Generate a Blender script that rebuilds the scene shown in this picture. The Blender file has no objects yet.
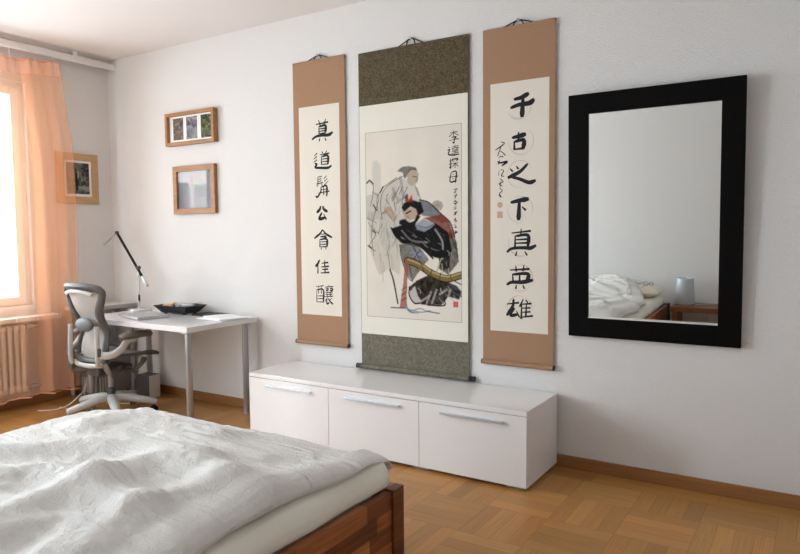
import bpy, bmesh, math, random
import numpy as np
from mathutils import Vector, Matrix, noise

random.seed(7)
scene = bpy.context.scene
C = scene.collection
PI = math.pi

# ------------------------------------------------------------------ camera
F_PX = 666.1
cam_data = bpy.data.cameras.new('camera')
cam_data.sensor_width = 36.0
cam_data.lens = F_PX * 36.0 / 800.0
cam_data.clip_start = 0.02
cam = bpy.data.objects.new('camera', cam_data)
C.objects.link(cam)
YAW, PIT, ROL = -0.564, -0.0665, -0.0089
fw = Vector((math.sin(YAW) * math.cos(PIT), math.cos(YAW) * math.cos(PIT), math.sin(PIT)))
rt = Vector((math.cos(YAW), -math.sin(YAW), 0.0))
up = rt.cross(fw)
rt2 = math.cos(ROL) * rt + math.sin(ROL) * up
up2 = -math.sin(ROL) * rt + math.cos(ROL) * up
cam.matrix_world = Matrix(((rt2.x, up2.x, -fw.x, 5.141), (rt2.y, up2.y, -fw.y, -3.528),
                           (rt2.z, up2.z, -fw.z, 1.297), (0, 0, 0, 1)))
scene.camera = cam

# ------------------------------------------------------------------ world, daylight, exposure
world = bpy.data.worlds.new('overcast_sky')
scene.world = world
world.use_nodes = True
bg = world.node_tree.nodes['Background']
bg.inputs['Color'].default_value = (0.90, 0.95, 1.0, 1)
bg.inputs['Strength'].default_value = 2.6


def area(name, loc, rot, sx, sy, power, col):
    l = bpy.data.lights.new(name, 'AREA')
    l.shape = 'RECTANGLE'
    l.size, l.size_y = sx, sy
    l.energy = power
    l.color = col
    o = bpy.data.objects.new(name, l)
    o.location = loc
    o.rotation_euler = rot
    C.objects.link(o)
    return o


# overcast daylight standing outside the two openings of the window wall
area('window_daylight', (-0.50, -1.50, 1.75), (0, -PI / 2, 0), 1.9, 1.6, 94, (0.77, 0.895, 1.0))
area('balcony_daylight', (-0.33, -3.21, 1.25), (0, -PI / 2, 0), 2.3, 0.9, 176, (0.78, 0.90, 1.0))

vs = scene.view_settings
vs.view_transform = 'Standard'
vs.look = 'None'
vs.gamma = 1.0
vs.use_curve_mapping = False
vs.exposure = 0.34
scene.cycles.use_denoising = True
scene.cycles.max_bounces = 14
scene.cycles.diffuse_bounces = 8
scene.cycles.transparent_max_bounces = 16
scene.cycles.sample_clamp_indirect = 6.0

# ------------------------------------------------------------------ materials


def mat(name, col, rough=0.5, metal=0.0, bump=None, vary=None, spec=0.5, coat=0.0, transmission=0.0):
    """Principled material; bump=(scale, strength, distance), vary=(scale, amount)."""
    m = bpy.data.materials.new(name)
    m.use_nodes = True
    nt = m.node_tree
    b = nt.nodes['Principled BSDF']
    b.inputs['Base Color'].default_value = (*col, 1)
    b.inputs['Roughness'].default_value = rough
    b.inputs['Metallic'].default_value = metal
    b.inputs['Specular IOR Level'].default_value = spec
    b.inputs['Coat Weight'].default_value = coat
    b.inputs['Transmission Weight'].default_value = transmission
    if bump or vary:
        tc = nt.nodes.new('ShaderNodeTexCoord')
    if bump:
        n = nt.nodes.new('ShaderNodeTexNoise')
        n.inputs['Scale'].default_value = bump[0]
        n.inputs['Detail'].default_value = 4
        nt.links.new(tc.outputs['Object'], n.inputs['Vector'])
        bp = nt.nodes.new('ShaderNodeBump')
        bp.inputs['Strength'].default_value = bump[1]
        bp.inputs['Distance'].default_value = bump[2]
        nt.links.new(n.outputs['Fac'], bp.inputs['Height'])
        nt.links.new(bp.outputs['Normal'], b.inputs['Normal'])
    if vary:
        n2 = nt.nodes.new('ShaderNodeTexNoise')
        n2.inputs['Scale'].default_value = vary[0]
        n2.inputs['Detail'].default_value = 5
        nt.links.new(tc.outputs['Object'], n2.inputs['Vector'])
        mx = nt.nodes.new('ShaderNodeMix')
        mx.data_type = 'RGBA'
        a = vary[1]
        mx.inputs[6].default_value = (*[c * (1 - a) for c in col], 1)
        mx.inputs[7].default_value = (*[min(1, c * (1 + a)) for c in col], 1)
        nt.links.new(n2.outputs['Fac'], mx.inputs[0])
        nt.links.new(mx.outputs[2], b.inputs['Base Color'])
    return m


def wood(name, dark, light, scale=(3, 40, 40), rough=0.4):
    """Straight grained timber: noise stretched along local x."""
    m = mat(name, light, rough)
    nt = m.node_tree
    b = nt.nodes['Principled BSDF']
    tc = nt.nodes.new('ShaderNodeTexCoord')
    mp = nt.nodes.new('ShaderNodeMapping')
    mp.inputs['Scale'].default_value = scale
    n = nt.nodes.new('ShaderNodeTexNoise')
    n.inputs['Scale'].default_value = 1.0
    n.inputs['Detail'].default_value = 6
    r = nt.nodes.new('ShaderNodeValToRGB')
    r.color_ramp.elements[0].position = 0.3
    r.color_ramp.elements[0].color = (*dark, 1)
    r.color_ramp.elements[1].position = 0.72
    r.color_ramp.elements[1].color = (*light, 1)
    nt.links.new(tc.outputs['Object'], mp.inputs['Vector'])
    nt.links.new(mp.outputs['Vector'], n.inputs['Vector'])
    nt.links.new(n.outputs['Fac'], r.inputs['Fac'])
    nt.links.new(r.outputs['Color'], b.inputs['Base Color'])
    return m


def vcol_mat(name, rough=0.7, grain=None, bump=None, spec=0.3):
    """Colour read from the mesh's own 'pigment' attribute (paint, print, plank colour)."""
    m = mat(name, (0.5, 0.5, 0.5), rough, bump=bump, spec=spec)
    nt = m.node_tree
    b = nt.nodes['Principled BSDF']
    at = nt.nodes.new('ShaderNodeAttribute')
    at.attribute_name = 'pigment'
    src = at.outputs['Color']
    if grain:
        uv = nt.nodes.new('ShaderNodeUVMap')
        uv.uv_map = 'grain'
        mp = nt.nodes.new('ShaderNodeMapping')
        mp.inputs['Scale'].default_value = grain
        n = nt.nodes.new('ShaderNodeTexNoise')
        n.inputs['Scale'].default_value = 1.0
        n.inputs['Detail'].default_value = 6
        n.inputs['Roughness'].default_value = 0.65
        nt.links.new(uv.outputs['UV'], mp.inputs['Vector'])
        nt.links.new(mp.outputs['Vector'], n.inputs['Vector'])
        r = nt.nodes.new('ShaderNodeMapRange')
        r.inputs['From Min'].default_value = 0.25
        r.inputs['From Max'].default_value = 0.75
        r.inputs['To Min'].default_value = 0.70
        r.inputs['To Max'].default_value = 1.25
        nt.links.new(n.outputs['Fac'], r.inputs['Value'])
        mx = nt.nodes.new('ShaderNodeMix')
        mx.data_type = 'RGBA'
        mx.blend_type = 'MULTIPLY'
        mx.inputs[0].default_value = 1.0
        nt.links.new(src, mx.inputs[6])
        cc = nt.nodes.new('ShaderNodeCombineColor')
        for k in range(3):
            nt.links.new(r.outputs['Result'], cc.inputs[k])
        nt.links.new(cc.outputs['Color'], mx.inputs[7])
        src = mx.outputs[2]
    nt.links.new(src, b.inputs['Base Color'])
    return m


def brocade(name, base, fleck, scale):
    """Woven silk with a small all-over figure."""
    m = mat(name, base, 0.75, spec=0.2)
    nt = m.node_tree
    b = nt.nodes['Principled BSDF']
    tc = nt.nodes.new('ShaderNodeTexCoord')
    n = nt.nodes.new('ShaderNodeTexNoise')
    n.inputs['Scale'].default_value = scale
    n.inputs['Detail'].default_value = 2
    n.inputs['Distortion'].default_value = 2.2
    r = nt.nodes.new('ShaderNodeValToRGB')
    r.color_ramp.elements[0].position = 0.46
    r.color_ramp.elements[0].color = (*base, 1)
    r.color_ramp.elements[1].position = 0.56
    r.color_ramp.elements[1].color = (*fleck, 1)
    nt.links.new(tc.outputs['Object'], n.inputs['Vector'])
    nt.links.new(n.outputs['Fac'], r.inputs['Fac'])
    nt.links.new(r.outputs['Color'], b.inputs['Base Color'])
    return m


def block_wood(name):
    """Finger jointed staves, each its own tone of reddish brown."""
    m = mat(name, (0.2, 0.06, 0.02), 0.38, coat=0.15)
    nt = m.node_tree
    b = nt.nodes['Principled BSDF']
    at = nt.nodes.new('ShaderNodeAttribute')
    at.attribute_name = 'pigment'
    tc = nt.nodes.new('ShaderNodeTexCoord')
    mp = nt.nodes.new('ShaderNodeMapping')
    mp.inputs['Scale'].default_value = (60, 4, 60)
    n = nt.nodes.new('ShaderNodeTexNoise')
    n.inputs['Scale'].default_value = 1.0
    n.inputs['Detail'].default_value = 5
    r = nt.nodes.new('ShaderNodeMapRange')
    r.inputs['From Min'].default_value = 0.3
    r.inputs['From Max'].default_value = 0.7
    r.inputs['To Min'].default_value = 0.55
    r.inputs['To Max'].default_value = 1.35
    mx = nt.nodes.new('ShaderNodeVectorMath')
    mx.operation = 'SCALE'
    nt.links.new(tc.outputs['Object'], mp.inputs['Vector'])
    nt.links.new(mp.outputs['Vector'], n.inputs['Vector'])
    nt.links.new(n.outputs['Fac'], r.inputs['Value'])
    nt.links.new(at.outputs['Color'], mx.inputs[0])
    nt.links.new(r.outputs['Result'], mx.inputs['Scale'])
    nt.links.new(mx.outputs['Vector'], b.inputs['Base Color'])
    return m


def sheer(name, col, clear, weave=True):
    """Voile: part open weave, part thread that glows when lit from behind."""
    m = bpy.data.materials.new(name)
    m.use_nodes = True
    nt = m.node_tree
    nt.nodes.clear()
    out = nt.nodes.new('ShaderNodeOutputMaterial')
    tr = nt.nodes.new('ShaderNodeBsdfTransparent')
    tl = nt.nodes.new('ShaderNodeBsdfTranslucent')
    df = nt.nodes.new('ShaderNodeBsdfDiffuse')
    m1 = nt.nodes.new('ShaderNodeMixShader')
    m2 = nt.nodes.new('ShaderNodeMixShader')
    tl.inputs['Color'].default_value = (*col, 1)
    df.inputs['Color'].default_value = (*col, 1)
    tr.inputs['Color'].default_value = (1.0, 0.96, 0.92, 1)
    m1.inputs[0].default_value = 0.90
    m2.inputs[0].default_value = clear
    nt.links.new(tl.outputs[0], m1.inputs[1])
    nt.links.new(df.outputs[0], m1.inputs[2])
    nt.links.new(m1.outputs[0], m2.inputs[1])
    nt.links.new(tr.outputs[0], m2.inputs[2])
    nt.links.new(m2.outputs[0], out.inputs['Surface'])
    return m


def pane_glass(name, gloss=0.07):
    m = bpy.data.materials.new(name)
    m.use_nodes = True
    nt = m.node_tree
    nt.nodes.clear()
    out = nt.nodes.new('ShaderNodeOutputMaterial')
    tr = nt.nodes.new('ShaderNodeBsdfTransparent')
    gl = nt.nodes.new('ShaderNodeBsdfGlossy')
    gl.inputs['Roughness'].default_value = 0.02
    mx = nt.nodes.new('ShaderNodeMixShader')
    mx.inputs[0].default_value = gloss
    nt.links.new(tr.outputs[0], mx.inputs[1])
    nt.links.new(gl.outputs[0], mx.inputs[2])
    nt.links.new(mx.outputs[0], out.inputs['Surface'])
    return m


M = {
    'plaster': mat('rough_white_plaster', (0.76, 0.752, 0.738), 0.9, bump=(190, 1.0, 0.0075), spec=0.2),
    'ceiling': mat('smooth_white_ceiling', (0.74, 0.71, 0.695), 0.9, spec=0.2),
    'white_paint': mat('white_gloss_paint', (0.78, 0.77, 0.75), 0.35),
    'gap': mat('parquet_joint', (0.16, 0.075, 0.025), 0.6),
    'parquet': vcol_mat('oak_parquet', 0.33, grain=(3, 30, 1), spec=0.4),
    'skirting': wood('skirting_wood', (0.24, 0.105, 0.035), (0.33, 0.155, 0.055), (3, 60, 60), 0.4),
    'lacquer': mat('white_gloss_lacquer', (0.80, 0.79, 0.785), 0.10, spec=0.5),
    'alu': mat('brushed_aluminium', (0.58, 0.61, 0.65), 0.35, 0.45),
    'leg': mat('silver_leg_paint', (0.36, 0.37, 0.40), 0.35, 0.6),
    'steel_plate': mat('steel_plate', (0.62, 0.63, 0.65), 0.25, 0.5),
    'desk': mat('white_desk_laminate', (0.70, 0.70, 0.705), 0.14),
    'pale_board': mat('pale_cream_board', (0.66, 0.60, 0.53), 0.3),
    'edge_shade': mat('grey_edge_shade', (0.42, 0.42, 0.43), 0.4),  # side table edge: shade put into the colour
    'black': mat('black_satin', (0.009, 0.009, 0.011), 0.45, spec=0.2),
    'black_frame': mat('black_brown_frame', (0.0040, 0.0034, 0.0032), 0.6, spec=0.06),
    'mirror': mat('silvered_glass', (0.86, 0.88, 0.87), 0.0, 1.0),
    'bevel_glass': mat('bevelled_glass_edge', (0.7, 0.73, 0.72), 0.08, 1.0),
    'tan_silk': mat('tan_silk', (0.335, 0.197, 0.118), 0.75, bump=(420, 0.25, 0.001), vary=(240, 0.16), spec=0.2),
    'paper': mat('cream_rice_paper', (0.70, 0.655, 0.575), 0.85, vary=(9, 0.03), spec=0.15),
    'cream_silk': mat('cream_silk_mount', (0.70, 0.685, 0.60), 0.8, vary=(16, 0.02), spec=0.15),
    'brocade_dark': brocade('dark_olive_brocade', (0.062, 0.045, 0.022), (0.115, 0.090, 0.050), 52),
    'brocade_light': brocade('grey_olive_brocade', (0.115, 0.104, 0.076), (0.185, 0.168, 0.125), 52),
    'ink': mat('black_ink', (0.014, 0.014, 0.017), 0.7, spec=0.2),
    'grey_ink': mat('thin_grey_ink', (0.10, 0.10, 0.10), 0.7, spec=0.2),
    'faint_ink': mat('faint_ring_print', (0.47, 0.41, 0.33), 0.85, spec=0.1),
    'seal_red': mat('vermilion_seal', (0.52, 0.10, 0.07), 0.8),
    'seal_pale': mat('pale_red_seal', (0.55, 0.33, 0.25), 0.8),
    'painting': vcol_mat('ink_and_wash', 0.85, spec=0.1),
    'print': vcol_mat('photo_print', 0.7, spec=0.1),
    'roller': mat('dark_lacquered_roller', (0.018, 0.012, 0.014), 0.3),
    'cord': mat('dark_cord', (0.03, 0.022, 0.025), 0.8),
    'oak_frame': wood('honey_oak_frame', (0.26, 0.105, 0.028), (0.39, 0.185, 0.062), (5, 50, 50), 0.45),
    'pine_frame': wood('pale_pine_frame', (0.42, 0.26, 0.13), (0.52, 0.34, 0.18), (5, 40, 40), 0.5),
    'mat_board': mat('white_mount_board', (0.78, 0.77, 0.74), 0.8),
    'chair_grey': mat('light_grey_plastic', (0.50, 0.50, 0.50), 0.35),
    'chair_mid': mat('mid_grey_plastic', (0.085, 0.085, 0.09), 0.42),
    'chair_dark': mat('graphite_plastic', (0.055, 0.055, 0.06), 0.45),
    'chair_arm': mat('soft_grey_arm_pad', (0.14, 0.122, 0.10), 0.55),
    'duvet': mat('white_seersucker_cotton', (0.70, 0.69, 0.665), 0.95, bump=(105, 0.85, 0.007), spec=0.1),
    'duvet_': None,
    'sheet': mat('ivory_jersey_sheet', (0.85, 0.835, 0.75), 0.95, bump=(14, 0.25, 0.012), spec=0.1),
    'pillow': mat('ivory_pillow_cotton', (0.74, 0.71, 0.60), 0.95, bump=(30, 0.3, 0.006), spec=0.1),
    'bedwood': block_wood('acacia_block_wood'),
    'stool_wood': wood('reddish_brown_wood', (0.13, 0.045, 0.018), (0.25, 0.095, 0.038), (4, 50, 50), 0.4),
    'frost': mat('frosted_glass', (0.62, 0.67, 0.72), 0.35, transmission=0.25),
    'radiator': mat('cream_radiator_enamel', (0.72, 0.67, 0.60), 0.3),
    'voile': sheer('orange_voile', (0.94, 0.53, 0.31), 0.74),
    'voile_head': sheer('orange_voile_heading', (0.97, 0.56, 0.38), 0.38),
    'glass': pane_glass('window_glass'),
    'frame_glass': pane_glass('clear_picture_glass', 0.006),
    'laptop': mat('silver_laptop_shell', (0.50, 0.51, 0.53), 0.28, 0.6),
    'sheet_paper': mat('white_copy_paper', (0.82, 0.82, 0.83), 0.8),
    'bowl': mat('black_glazed_bowl', (0.008, 0.009, 0.012), 0.35, spec=0.25),
    'tan_bit': mat('tan_paper', (0.62, 0.42, 0.24), 0.7),
    'grey_bit': mat('grey_scrap', (0.38, 0.38, 0.42), 0.6),
    'computer': mat('grey_computer_case', (0.20, 0.195, 0.19), 0.5),
    'slot': mat('pale_slot_plate', (0.50, 0.47, 0.43), 0.4),
    'white_cable': mat('white_cable', (0.66, 0.60, 0.55), 0.5),
    'speaker_face': mat('speaker_face_grey', (0.52, 0.50, 0.47), 0.5),
}


def mesh_part(name):
    """Pellicle weave: open mesh of pale grey threads."""
    m = bpy.data.materials.new(name)
    m.use_nodes = True
    nt = m.node_tree
    b = nt.nodes['Principled BSDF']
    b.inputs['Base Color'].default_value = (0.42, 0.41, 0.39, 1)
    b.inputs['Roughness'].default_value = 0.7
    out = nt.nodes['Material Output']
    tr = nt.nodes.new('ShaderNodeBsdfTransparent')
    mx = nt.nodes.new('ShaderNodeMixShader')
    tc = nt.nodes.new('ShaderNodeTexCoord')
    w = nt.nodes.new('ShaderNodeTexWave')
    w.bands_direction = 'Z'
    w.inputs['Scale'].default_value = 24
    w.inputs['Distortion'].default_value = 0.6
    r = nt.nodes.new('ShaderNodeMapRange')
    r.inputs['To Min'].default_value = 0.10
    r.inputs['To Max'].default_value = 0.20
    nt.links.new(tc.outputs['Object'], w.inputs['Vector'])
    nt.links.new(w.outputs['Fac'], r.inputs['Value'])
    nt.links.new(r.outputs['Result'], mx.inputs[0])
    nt.links.new(b.outputs[0], mx.inputs[1])
    nt.links.new(tr.outputs[0], mx.inputs[2])
    nt.links.new(mx.outputs[0], out.inputs['Surface'])
    return m


M['pellicle'] = mesh_part('grey_pellicle_weave')
del M['duvet_']


def crease_bump(m, ang, scale, dist):
    """Adds long soft creases running along one direction to a cloth material."""
    nt = m.node_tree
    b = nt.nodes['Principled BSDF']
    prev = b.inputs['Normal'].links[0].from_socket
    tc = nt.nodes.new('ShaderNodeTexCoord')
    mp = nt.nodes.new('ShaderNodeMapping')
    mp.inputs['Rotation'].default_value = (0, 0, ang)
    mp.inputs['Scale'].default_value = scale
    n = nt.nodes.new('ShaderNodeTexNoise')
    n.noise_type = 'RIDGED_MULTIFRACTAL'
    n.inputs['Scale'].default_value = 1.0
    n.inputs['Detail'].default_value = 2.0
    n.inputs['Distortion'].default_value = 0.6
    bp = nt.nodes.new('ShaderNodeBump')
    bp.inputs['Strength'].default_value = 0.8
    bp.inputs['Distance'].default_value = dist
    nt.links.new(tc.outputs['Object'], mp.inputs['Vector'])
    nt.links.new(mp.outputs['Vector'], n.inputs['Vector'])
    nt.links.new(n.outputs['Fac'], bp.inputs['Height'])
    nt.links.new(prev, bp.inputs['Normal'])
    nt.links.new(bp.outputs['Normal'], b.inputs['Normal'])


crease_bump(M['duvet'], math.radians(-38), (3.5, 17, 8), 0.018)

# ------------------------------------------------------------------ helpers


class MB:
    """Collects shapes into one mesh."""

    def __init__(self):
        self.bm = bmesh.new()

    def box(self, c, s, rot=None, bevel=0.0, seg=2):
        g = bmesh.ops.create_cube(self.bm, size=1.0)
        vs_ = g['verts']
        bmesh.ops.scale(self.bm, vec=s, verts=vs_)
        if bevel > 0:
            es = list({e for v in vs_ for e in v.link_edges})
            r = bmesh.ops.bevel(self.bm, geom=es, offset=bevel, segments=seg, affect='EDGES', profile=0.6)
            vs_ = list({v for f in r['faces'] for v in f.verts} | {v for v in vs_ if v.is_valid})
        mtx = Matrix.Translation(c)
        if rot is not None:
            mtx = mtx @ (rot if isinstance(rot, Matrix) else Matrix.Rotation(rot, 4, 'Z'))
        bmesh.ops.transform(self.bm, matrix=mtx, verts=vs_)
        return self

    def span(self, a, b, bevel=0.0, seg=2):
        c = [(p + q) / 2 for p, q in zip(a, b)]
        s = [abs(q - p) for p, q in zip(a, b)]
        return self.box(c, s, None, bevel, seg)

    def tube(self, pts, r, n=12, caps=True, flat=None):
        """Round (or, with flat=(w, h, up), oval) sweep along pts; r may be a list."""
        pts = [Vector(p) for p in pts]
        rr = r if isinstance(r, (list, tuple)) else [r] * len(pts)
        rings = []
        prev = None
        for i, p in enumerate(pts):
            t = (pts[min(i + 1, len(pts) - 1)] - pts[max(i - 1, 0)]).normalized()
            if flat:
                u = Vector(flat[2])
                u = (u - t * u.dot(t)).normalized()
            elif prev is None:
                u = t.orthogonal().normalized()
            else:
                u = (prev - t * prev.dot(t)).normalized()
            prev = u
            w = t.cross(u)
            ring = []
            for k in range(n):
                a = 2 * PI * k / n
                if flat:
                    q = p + w * math.cos(a) * flat[0] * rr[i] + u * math.sin(a) * flat[1] * rr[i]
                else:
                    q = p + (u * math.cos(a) + w * math.sin(a)) * rr[i]
                ring.append(self.bm.verts.new(q))
            rings.append(ring)
        for a, b in zip(rings, rings[1:]):
            for k in range(n):
                self.bm.faces.new((a[k], a[(k + 1) % n], b[(k + 1) % n], b[k]))
        if caps:
            self.bm.faces.new(rings[0][::-1])
            self.bm.faces.new(rings[-1])
        return self

    def lathe(self, prof, c=(0, 0, 0), n=32, mtx=None):
        rings = []
        for r, z in prof:
            ring = []
            for k in range(n):
                a = 2 * PI * k / n
                q = Vector((r * math.cos(a), r * math.sin(a), z))
                if mtx is not None:
                    q = mtx @ q
                ring.append(self.bm.verts.new(q + Vector(c)))
            rings.append(ring)
        for a, b in zip(rings, rings[1:]):
            for k in range(n):
                self.bm.faces.new((a[k], a[(k + 1) % n], b[(k + 1) % n], b[k]))
        self.bm.faces.new(rings[0][::-1])
        self.bm.faces.new(rings[-1])
        return self

    def poly(self, pts):
        self.bm.faces.new([self.bm.verts.new(p) for p in pts])
        return self

    def prism(self, outline, d):
        """outline: list of points, extruded by vector d."""
        d = Vector(d)
        a = [self.bm.verts.new(p) for p in outline]
        b = [self.bm.verts.new(Vector(p) + d) for p in outline]
        self.bm.faces.new(a[::-1])
        self.bm.faces.new(b)
        n = len(a)
        for k in range(n):
            self.bm.faces.new((a[k], a[(k + 1) % n], b[(k + 1) % n], b[k]))
        return self

    def grid(self, fn, nu, nv):
        vv = [[self.bm.verts.new(fn(i / nu, j / nv)) for j in range(nv + 1)] for i in range(nu + 1)]
        for i in range(nu):
            for j in range(nv):
                self.bm.faces.new((vv[i][j], vv[i + 1][j], vv[i + 1][j + 1], vv[i][j + 1]))
        return self

    def build(self, name, material, parent=None, smooth=False, thick=0.0, subdiv=0, fix=True):
        if fix:
            bmesh.ops.recalc_face_normals(self.bm, faces=self.bm.faces[:])
        me = bpy.data.meshes.new(name)
        self.bm.to_mesh(me)
        self.bm.free()
        me.materials.append(material)
        if smooth:
            me.shade_smooth()
            try:
                me.set_sharp_from_angle(angle=math.radians(45))
            except Exception:
                pass
        o = bpy.data.objects.new(name, me)
        C.objects.link(o)
        if parent is not None:
            o.parent = parent
        if thick:
            s = o.modifiers.new('thickness', 'SOLIDIFY')
            s.thickness = thick
            s.offset = 0
        if subdiv:
            s = o.modifiers.new('smooth', 'SUBSURF')
            s.levels = s.render_levels = subdiv
        return o


def thing(name, label, cat, loc=(0, 0, 0), rotz=0.0, group=None):
    o = bpy.data.objects.new(name, None)
    o.empty_display_size = 0.1
    o.location = loc
    o.rotation_euler = (0, 0, rotz)
    C.objects.link(o)
    return tag(o, label, cat, group)


def tag(o, label, cat, group=None):
    o['label'] = label
    o['category'] = cat
    if group:
        o['group'] = group
    return o


def struct(o, label=None, cat=None):
    o['kind'] = 'structure'
    if label:
        o['label'] = label
    if cat:
        o['category'] = cat
    return o


def dup_tree(o, parent=None):
    c = o.copy()
    C.objects.link(c)
    if parent is not None:
        c.parent = parent
    for ch in list(o.children):
        dup_tree(ch, c)
    return c


def catmull(P, n=6):
    P = [Vector(p) for p in P]
    if len(P) < 3:
        return P
    Q = [P[0] * 2 - P[1]] + P + [P[-1] * 2 - P[-2]]
    out = []
    for i in range(1, len(Q) - 2):
        for k in range(n):
            t = k / n
            a, b, c, d = Q[i - 1], Q[i], Q[i + 1], Q[i + 2]
            out.append(0.5 * ((2 * b) + (c - a) * t + (2 * a - 5 * b + 4 * c - d) * t * t + (3 * b - a - 3 * c + d) * t ** 3))
    out.append(P[-1])
    return out


def set_pigment(o, cols, domain='POINT'):
    at = o.data.attributes.new('pigment', 'FLOAT_COLOR', domain)
    at.data.foreach_set('color', np.asarray(cols, dtype=np.float32).ravel())

# ================================================================== THE ROOM
RX, RY, RZ = 6.1, -3.75, 2.757        # right wall, wall behind the camera, ceiling
WY0, WY1, WZ0, WZ1 = -2.62, -0.70, 0.735, 2.455     # window opening
DY0, DY1, DZ1 = -3.62, -2.80, 2.40                  # balcony door opening

# floor: mosaic parquet squares of four strips, turned square by square, and a border strip at the walls
TX, TY, X0, Y0 = 0.2945, 0.3135, 3.835, -0.700
fb = bmesh.new()
uvl = fb.loops.layers.uv.new('grain')
plank_cols = []


def plank(x0, x1, y0, y1, along_x, tone):
    g = 0.0006
    x0c, x1c = max(x0, 0.0) + g, min(x1, RX) - g
    y0c, y1c = max(y0, RY) + g, min(y1, 0.0) - g
    if x1c - x0c < 0.004 or y1c - y0c < 0.004:
        return
    f = fb.faces.new([fb.verts.new((x, y, 0.0)) for x, y in ((x0c, y0c), (x1c, y0c), (x1c, y1c), (x0c, y1c))])
    ou, ov = random.random() * 90, random.random() * 90
    for l in f.loops:
        x, y = l.vert.co.x, l.vert.co.y
        l[uvl].uv = (x + ou, (y + ov) * 6) if along_x else (y + ou, (x + ov) * 6)
    plank_cols.append(tone)


def tone(k=0.0):
    base = np.array((0.43, 0.208, 0.056))
    v = random.gauss(1.0 + k, 0.085)
    v = min(1.35, max(0.76, v))
    warm = random.gauss(0, 0.03)
    return (base[0] * v, base[1] * v * (1 - warm), base[2] * v * (1 - 2 * warm), 1.0)


BORD = -0.150
for i in range(-14, 9):
    for j in range(-11, 3):
        tx, ty = X0 + i * TX, Y0 + j * TY
        x_, y_ = max(tx, 0.15), ty
        if tx + TX < 0.15 or ty > BORD:
            continue
        vert = (i + j) % 2 == 1
        kt = random.gauss(0, 0.06)
        for k in range(4):
            if vert:
                plank(max(tx + k * TX / 4, 0.15), tx + (k + 1) * TX / 4, ty, min(ty + TY, BORD), False, tone(kt))
            else:
                plank(max(tx, 0.15), tx + TX, ty + k * TY / 4, min(ty + (k + 1) * TY / 4, BORD), True, tone(kt))
xx = 0.15
while xx < RX:
    ln = random.uniform(0.45, 0.9)
    for k in range(2):
        plank(xx, min(xx + ln, RX), BORD + k * 0.075, BORD + (k + 1) * 0.075, True, tone(-0.12))
    xx += ln
yy = 0.0
while yy > RY:
    ln = random.uniform(0.45, 0.9)
    for k in range(2):
        plank(k * 0.075, (k + 1) * 0.075, max(yy - ln, RY), yy, False, tone(-0.12))
    yy -= ln
fme = bpy.data.meshes.new('floor')
fb.to_mesh(fme)
fb.free()
fme.materials.append(M['parquet'])
floor = bpy.data.objects.new('floor', fme)
C.objects.link(floor)
fat = fme.attributes.new('pigment', 'FLOAT_COLOR', 'FACE')
fat.data.foreach_set('color', np.asarray(plank_cols, dtype=np.float32).ravel())
struct(floor, 'honey oak mosaic parquet floor', 'floor')
sub = MB().span((-0.3, RY - 0.2, -0.12), (RX + 0.2, 0.2, -0.0012)).build('floor_slab', M['gap'], floor)
struct(sub)

struct(MB().span((-0.3, RY - 0.2, RZ), (RX + 0.2, 0.2, RZ + 0.15)).build('ceiling', M['ceiling']), 'plain white ceiling', 'ceiling')
struct(MB().span((-0.3, 0, -0.1), (RX + 0.2, 0.2, RZ)).build('wall_back', M['plaster']), 'white roughcast wall hung with the scrolls', 'wall')
struct(MB().span((RX, RY, -0.1), (RX + 0.2, 0.0, RZ)).build('wall_right', M['plaster']), 'white roughcast wall at the right', 'wall')
struct(MB().span((-0.3, RY - 0.2, -0.1), (RX + 0.2, RY, RZ)).build('wall_front', M['plaster']), 'white roughcast wall behind the bed head', 'wall')
w = MB()
w.span((-0.26, WY1, -0.1), (0, 0, RZ))
w.span((-0.26, WY0, -0.1), (0, WY1, WZ0)).span((-0.26, WY0, WZ1), (0, WY1, RZ))
w.span((-0.26, DY1, -0.1), (0, WY0, RZ)).span((-0.26, DY0, DZ1), (0, DY1, RZ))
w.span((-0.26, RY, -0.1), (0, DY0, RZ))
w.span((-0.26, DY0, -0.1), (0, DY1, 0.0))
struct(w.build('wall_left', M['plaster']), 'white window wall at the left', 'wall')

struct(MB().span((0.0, -0.014, 0.0), (RX, 0.0, 0.067), 0.003).build('baseboard_back', M['skirting']), 'brown wooden skirting under the scroll wall', 'baseboard')
struct(MB().span((0.0, -2.79, 0.0), (0.014, -0.015, 0.067), 0.003).build('baseboard_left', M['skirting']), 'brown wooden skirting under the window wall', 'baseboard')


def window(name, y0, y1, z0, z1, mull, label):
    o = thing(name, label, 'window')
    o['kind'] = 'structure'
    f = MB()
    a, b = -0.115, -0.045
    t = 0.035
    f.span((a, y0, z0), (b, y0 + t, z1), 0.004).span((a, y1 - t, z0), (b, y1, z1), 0.004)
    f.span((a, y0 + t, z0), (b, y1 - t, z0 + t), 0.004).span((a, y0 + t, z1 - t), (b, y1 - t, z1), 0.004)
    f.build('window_frame', M['white_paint'], o)
    ys = [y0 + t + 0.002] + mull + [y1 - t - 0.002]
    for p, q in zip(ys, ys[1:]):
        s = MB()
        p2, q2 = p + 0.002, q - 0.002
        lo, hi = z0 + t + 0.002, z1 - t - 0.002
        r = 0.062
        x0, x1 = -0.10, -0.030
        s.span((x0, p2, lo), (x1, p2 + r, hi), 0.005).span((x0, q2 - r, lo), (x1, q2, hi), 0.005)
        s.span((x0, p2 + r, lo), (x1, q2 - r, lo + r), 0.005).span((x0, p2 + r, hi - r), (x1, q2 - r, hi), 0.005)
        so = s.build('sash', M['white_paint'], o)
        MB().span((-0.070, p2 + r - 0.006, lo + r - 0.006), (-0.064, q2 - r + 0.006, hi - r + 0.006)).build('pane', M['glass'], so)
    return o


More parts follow.
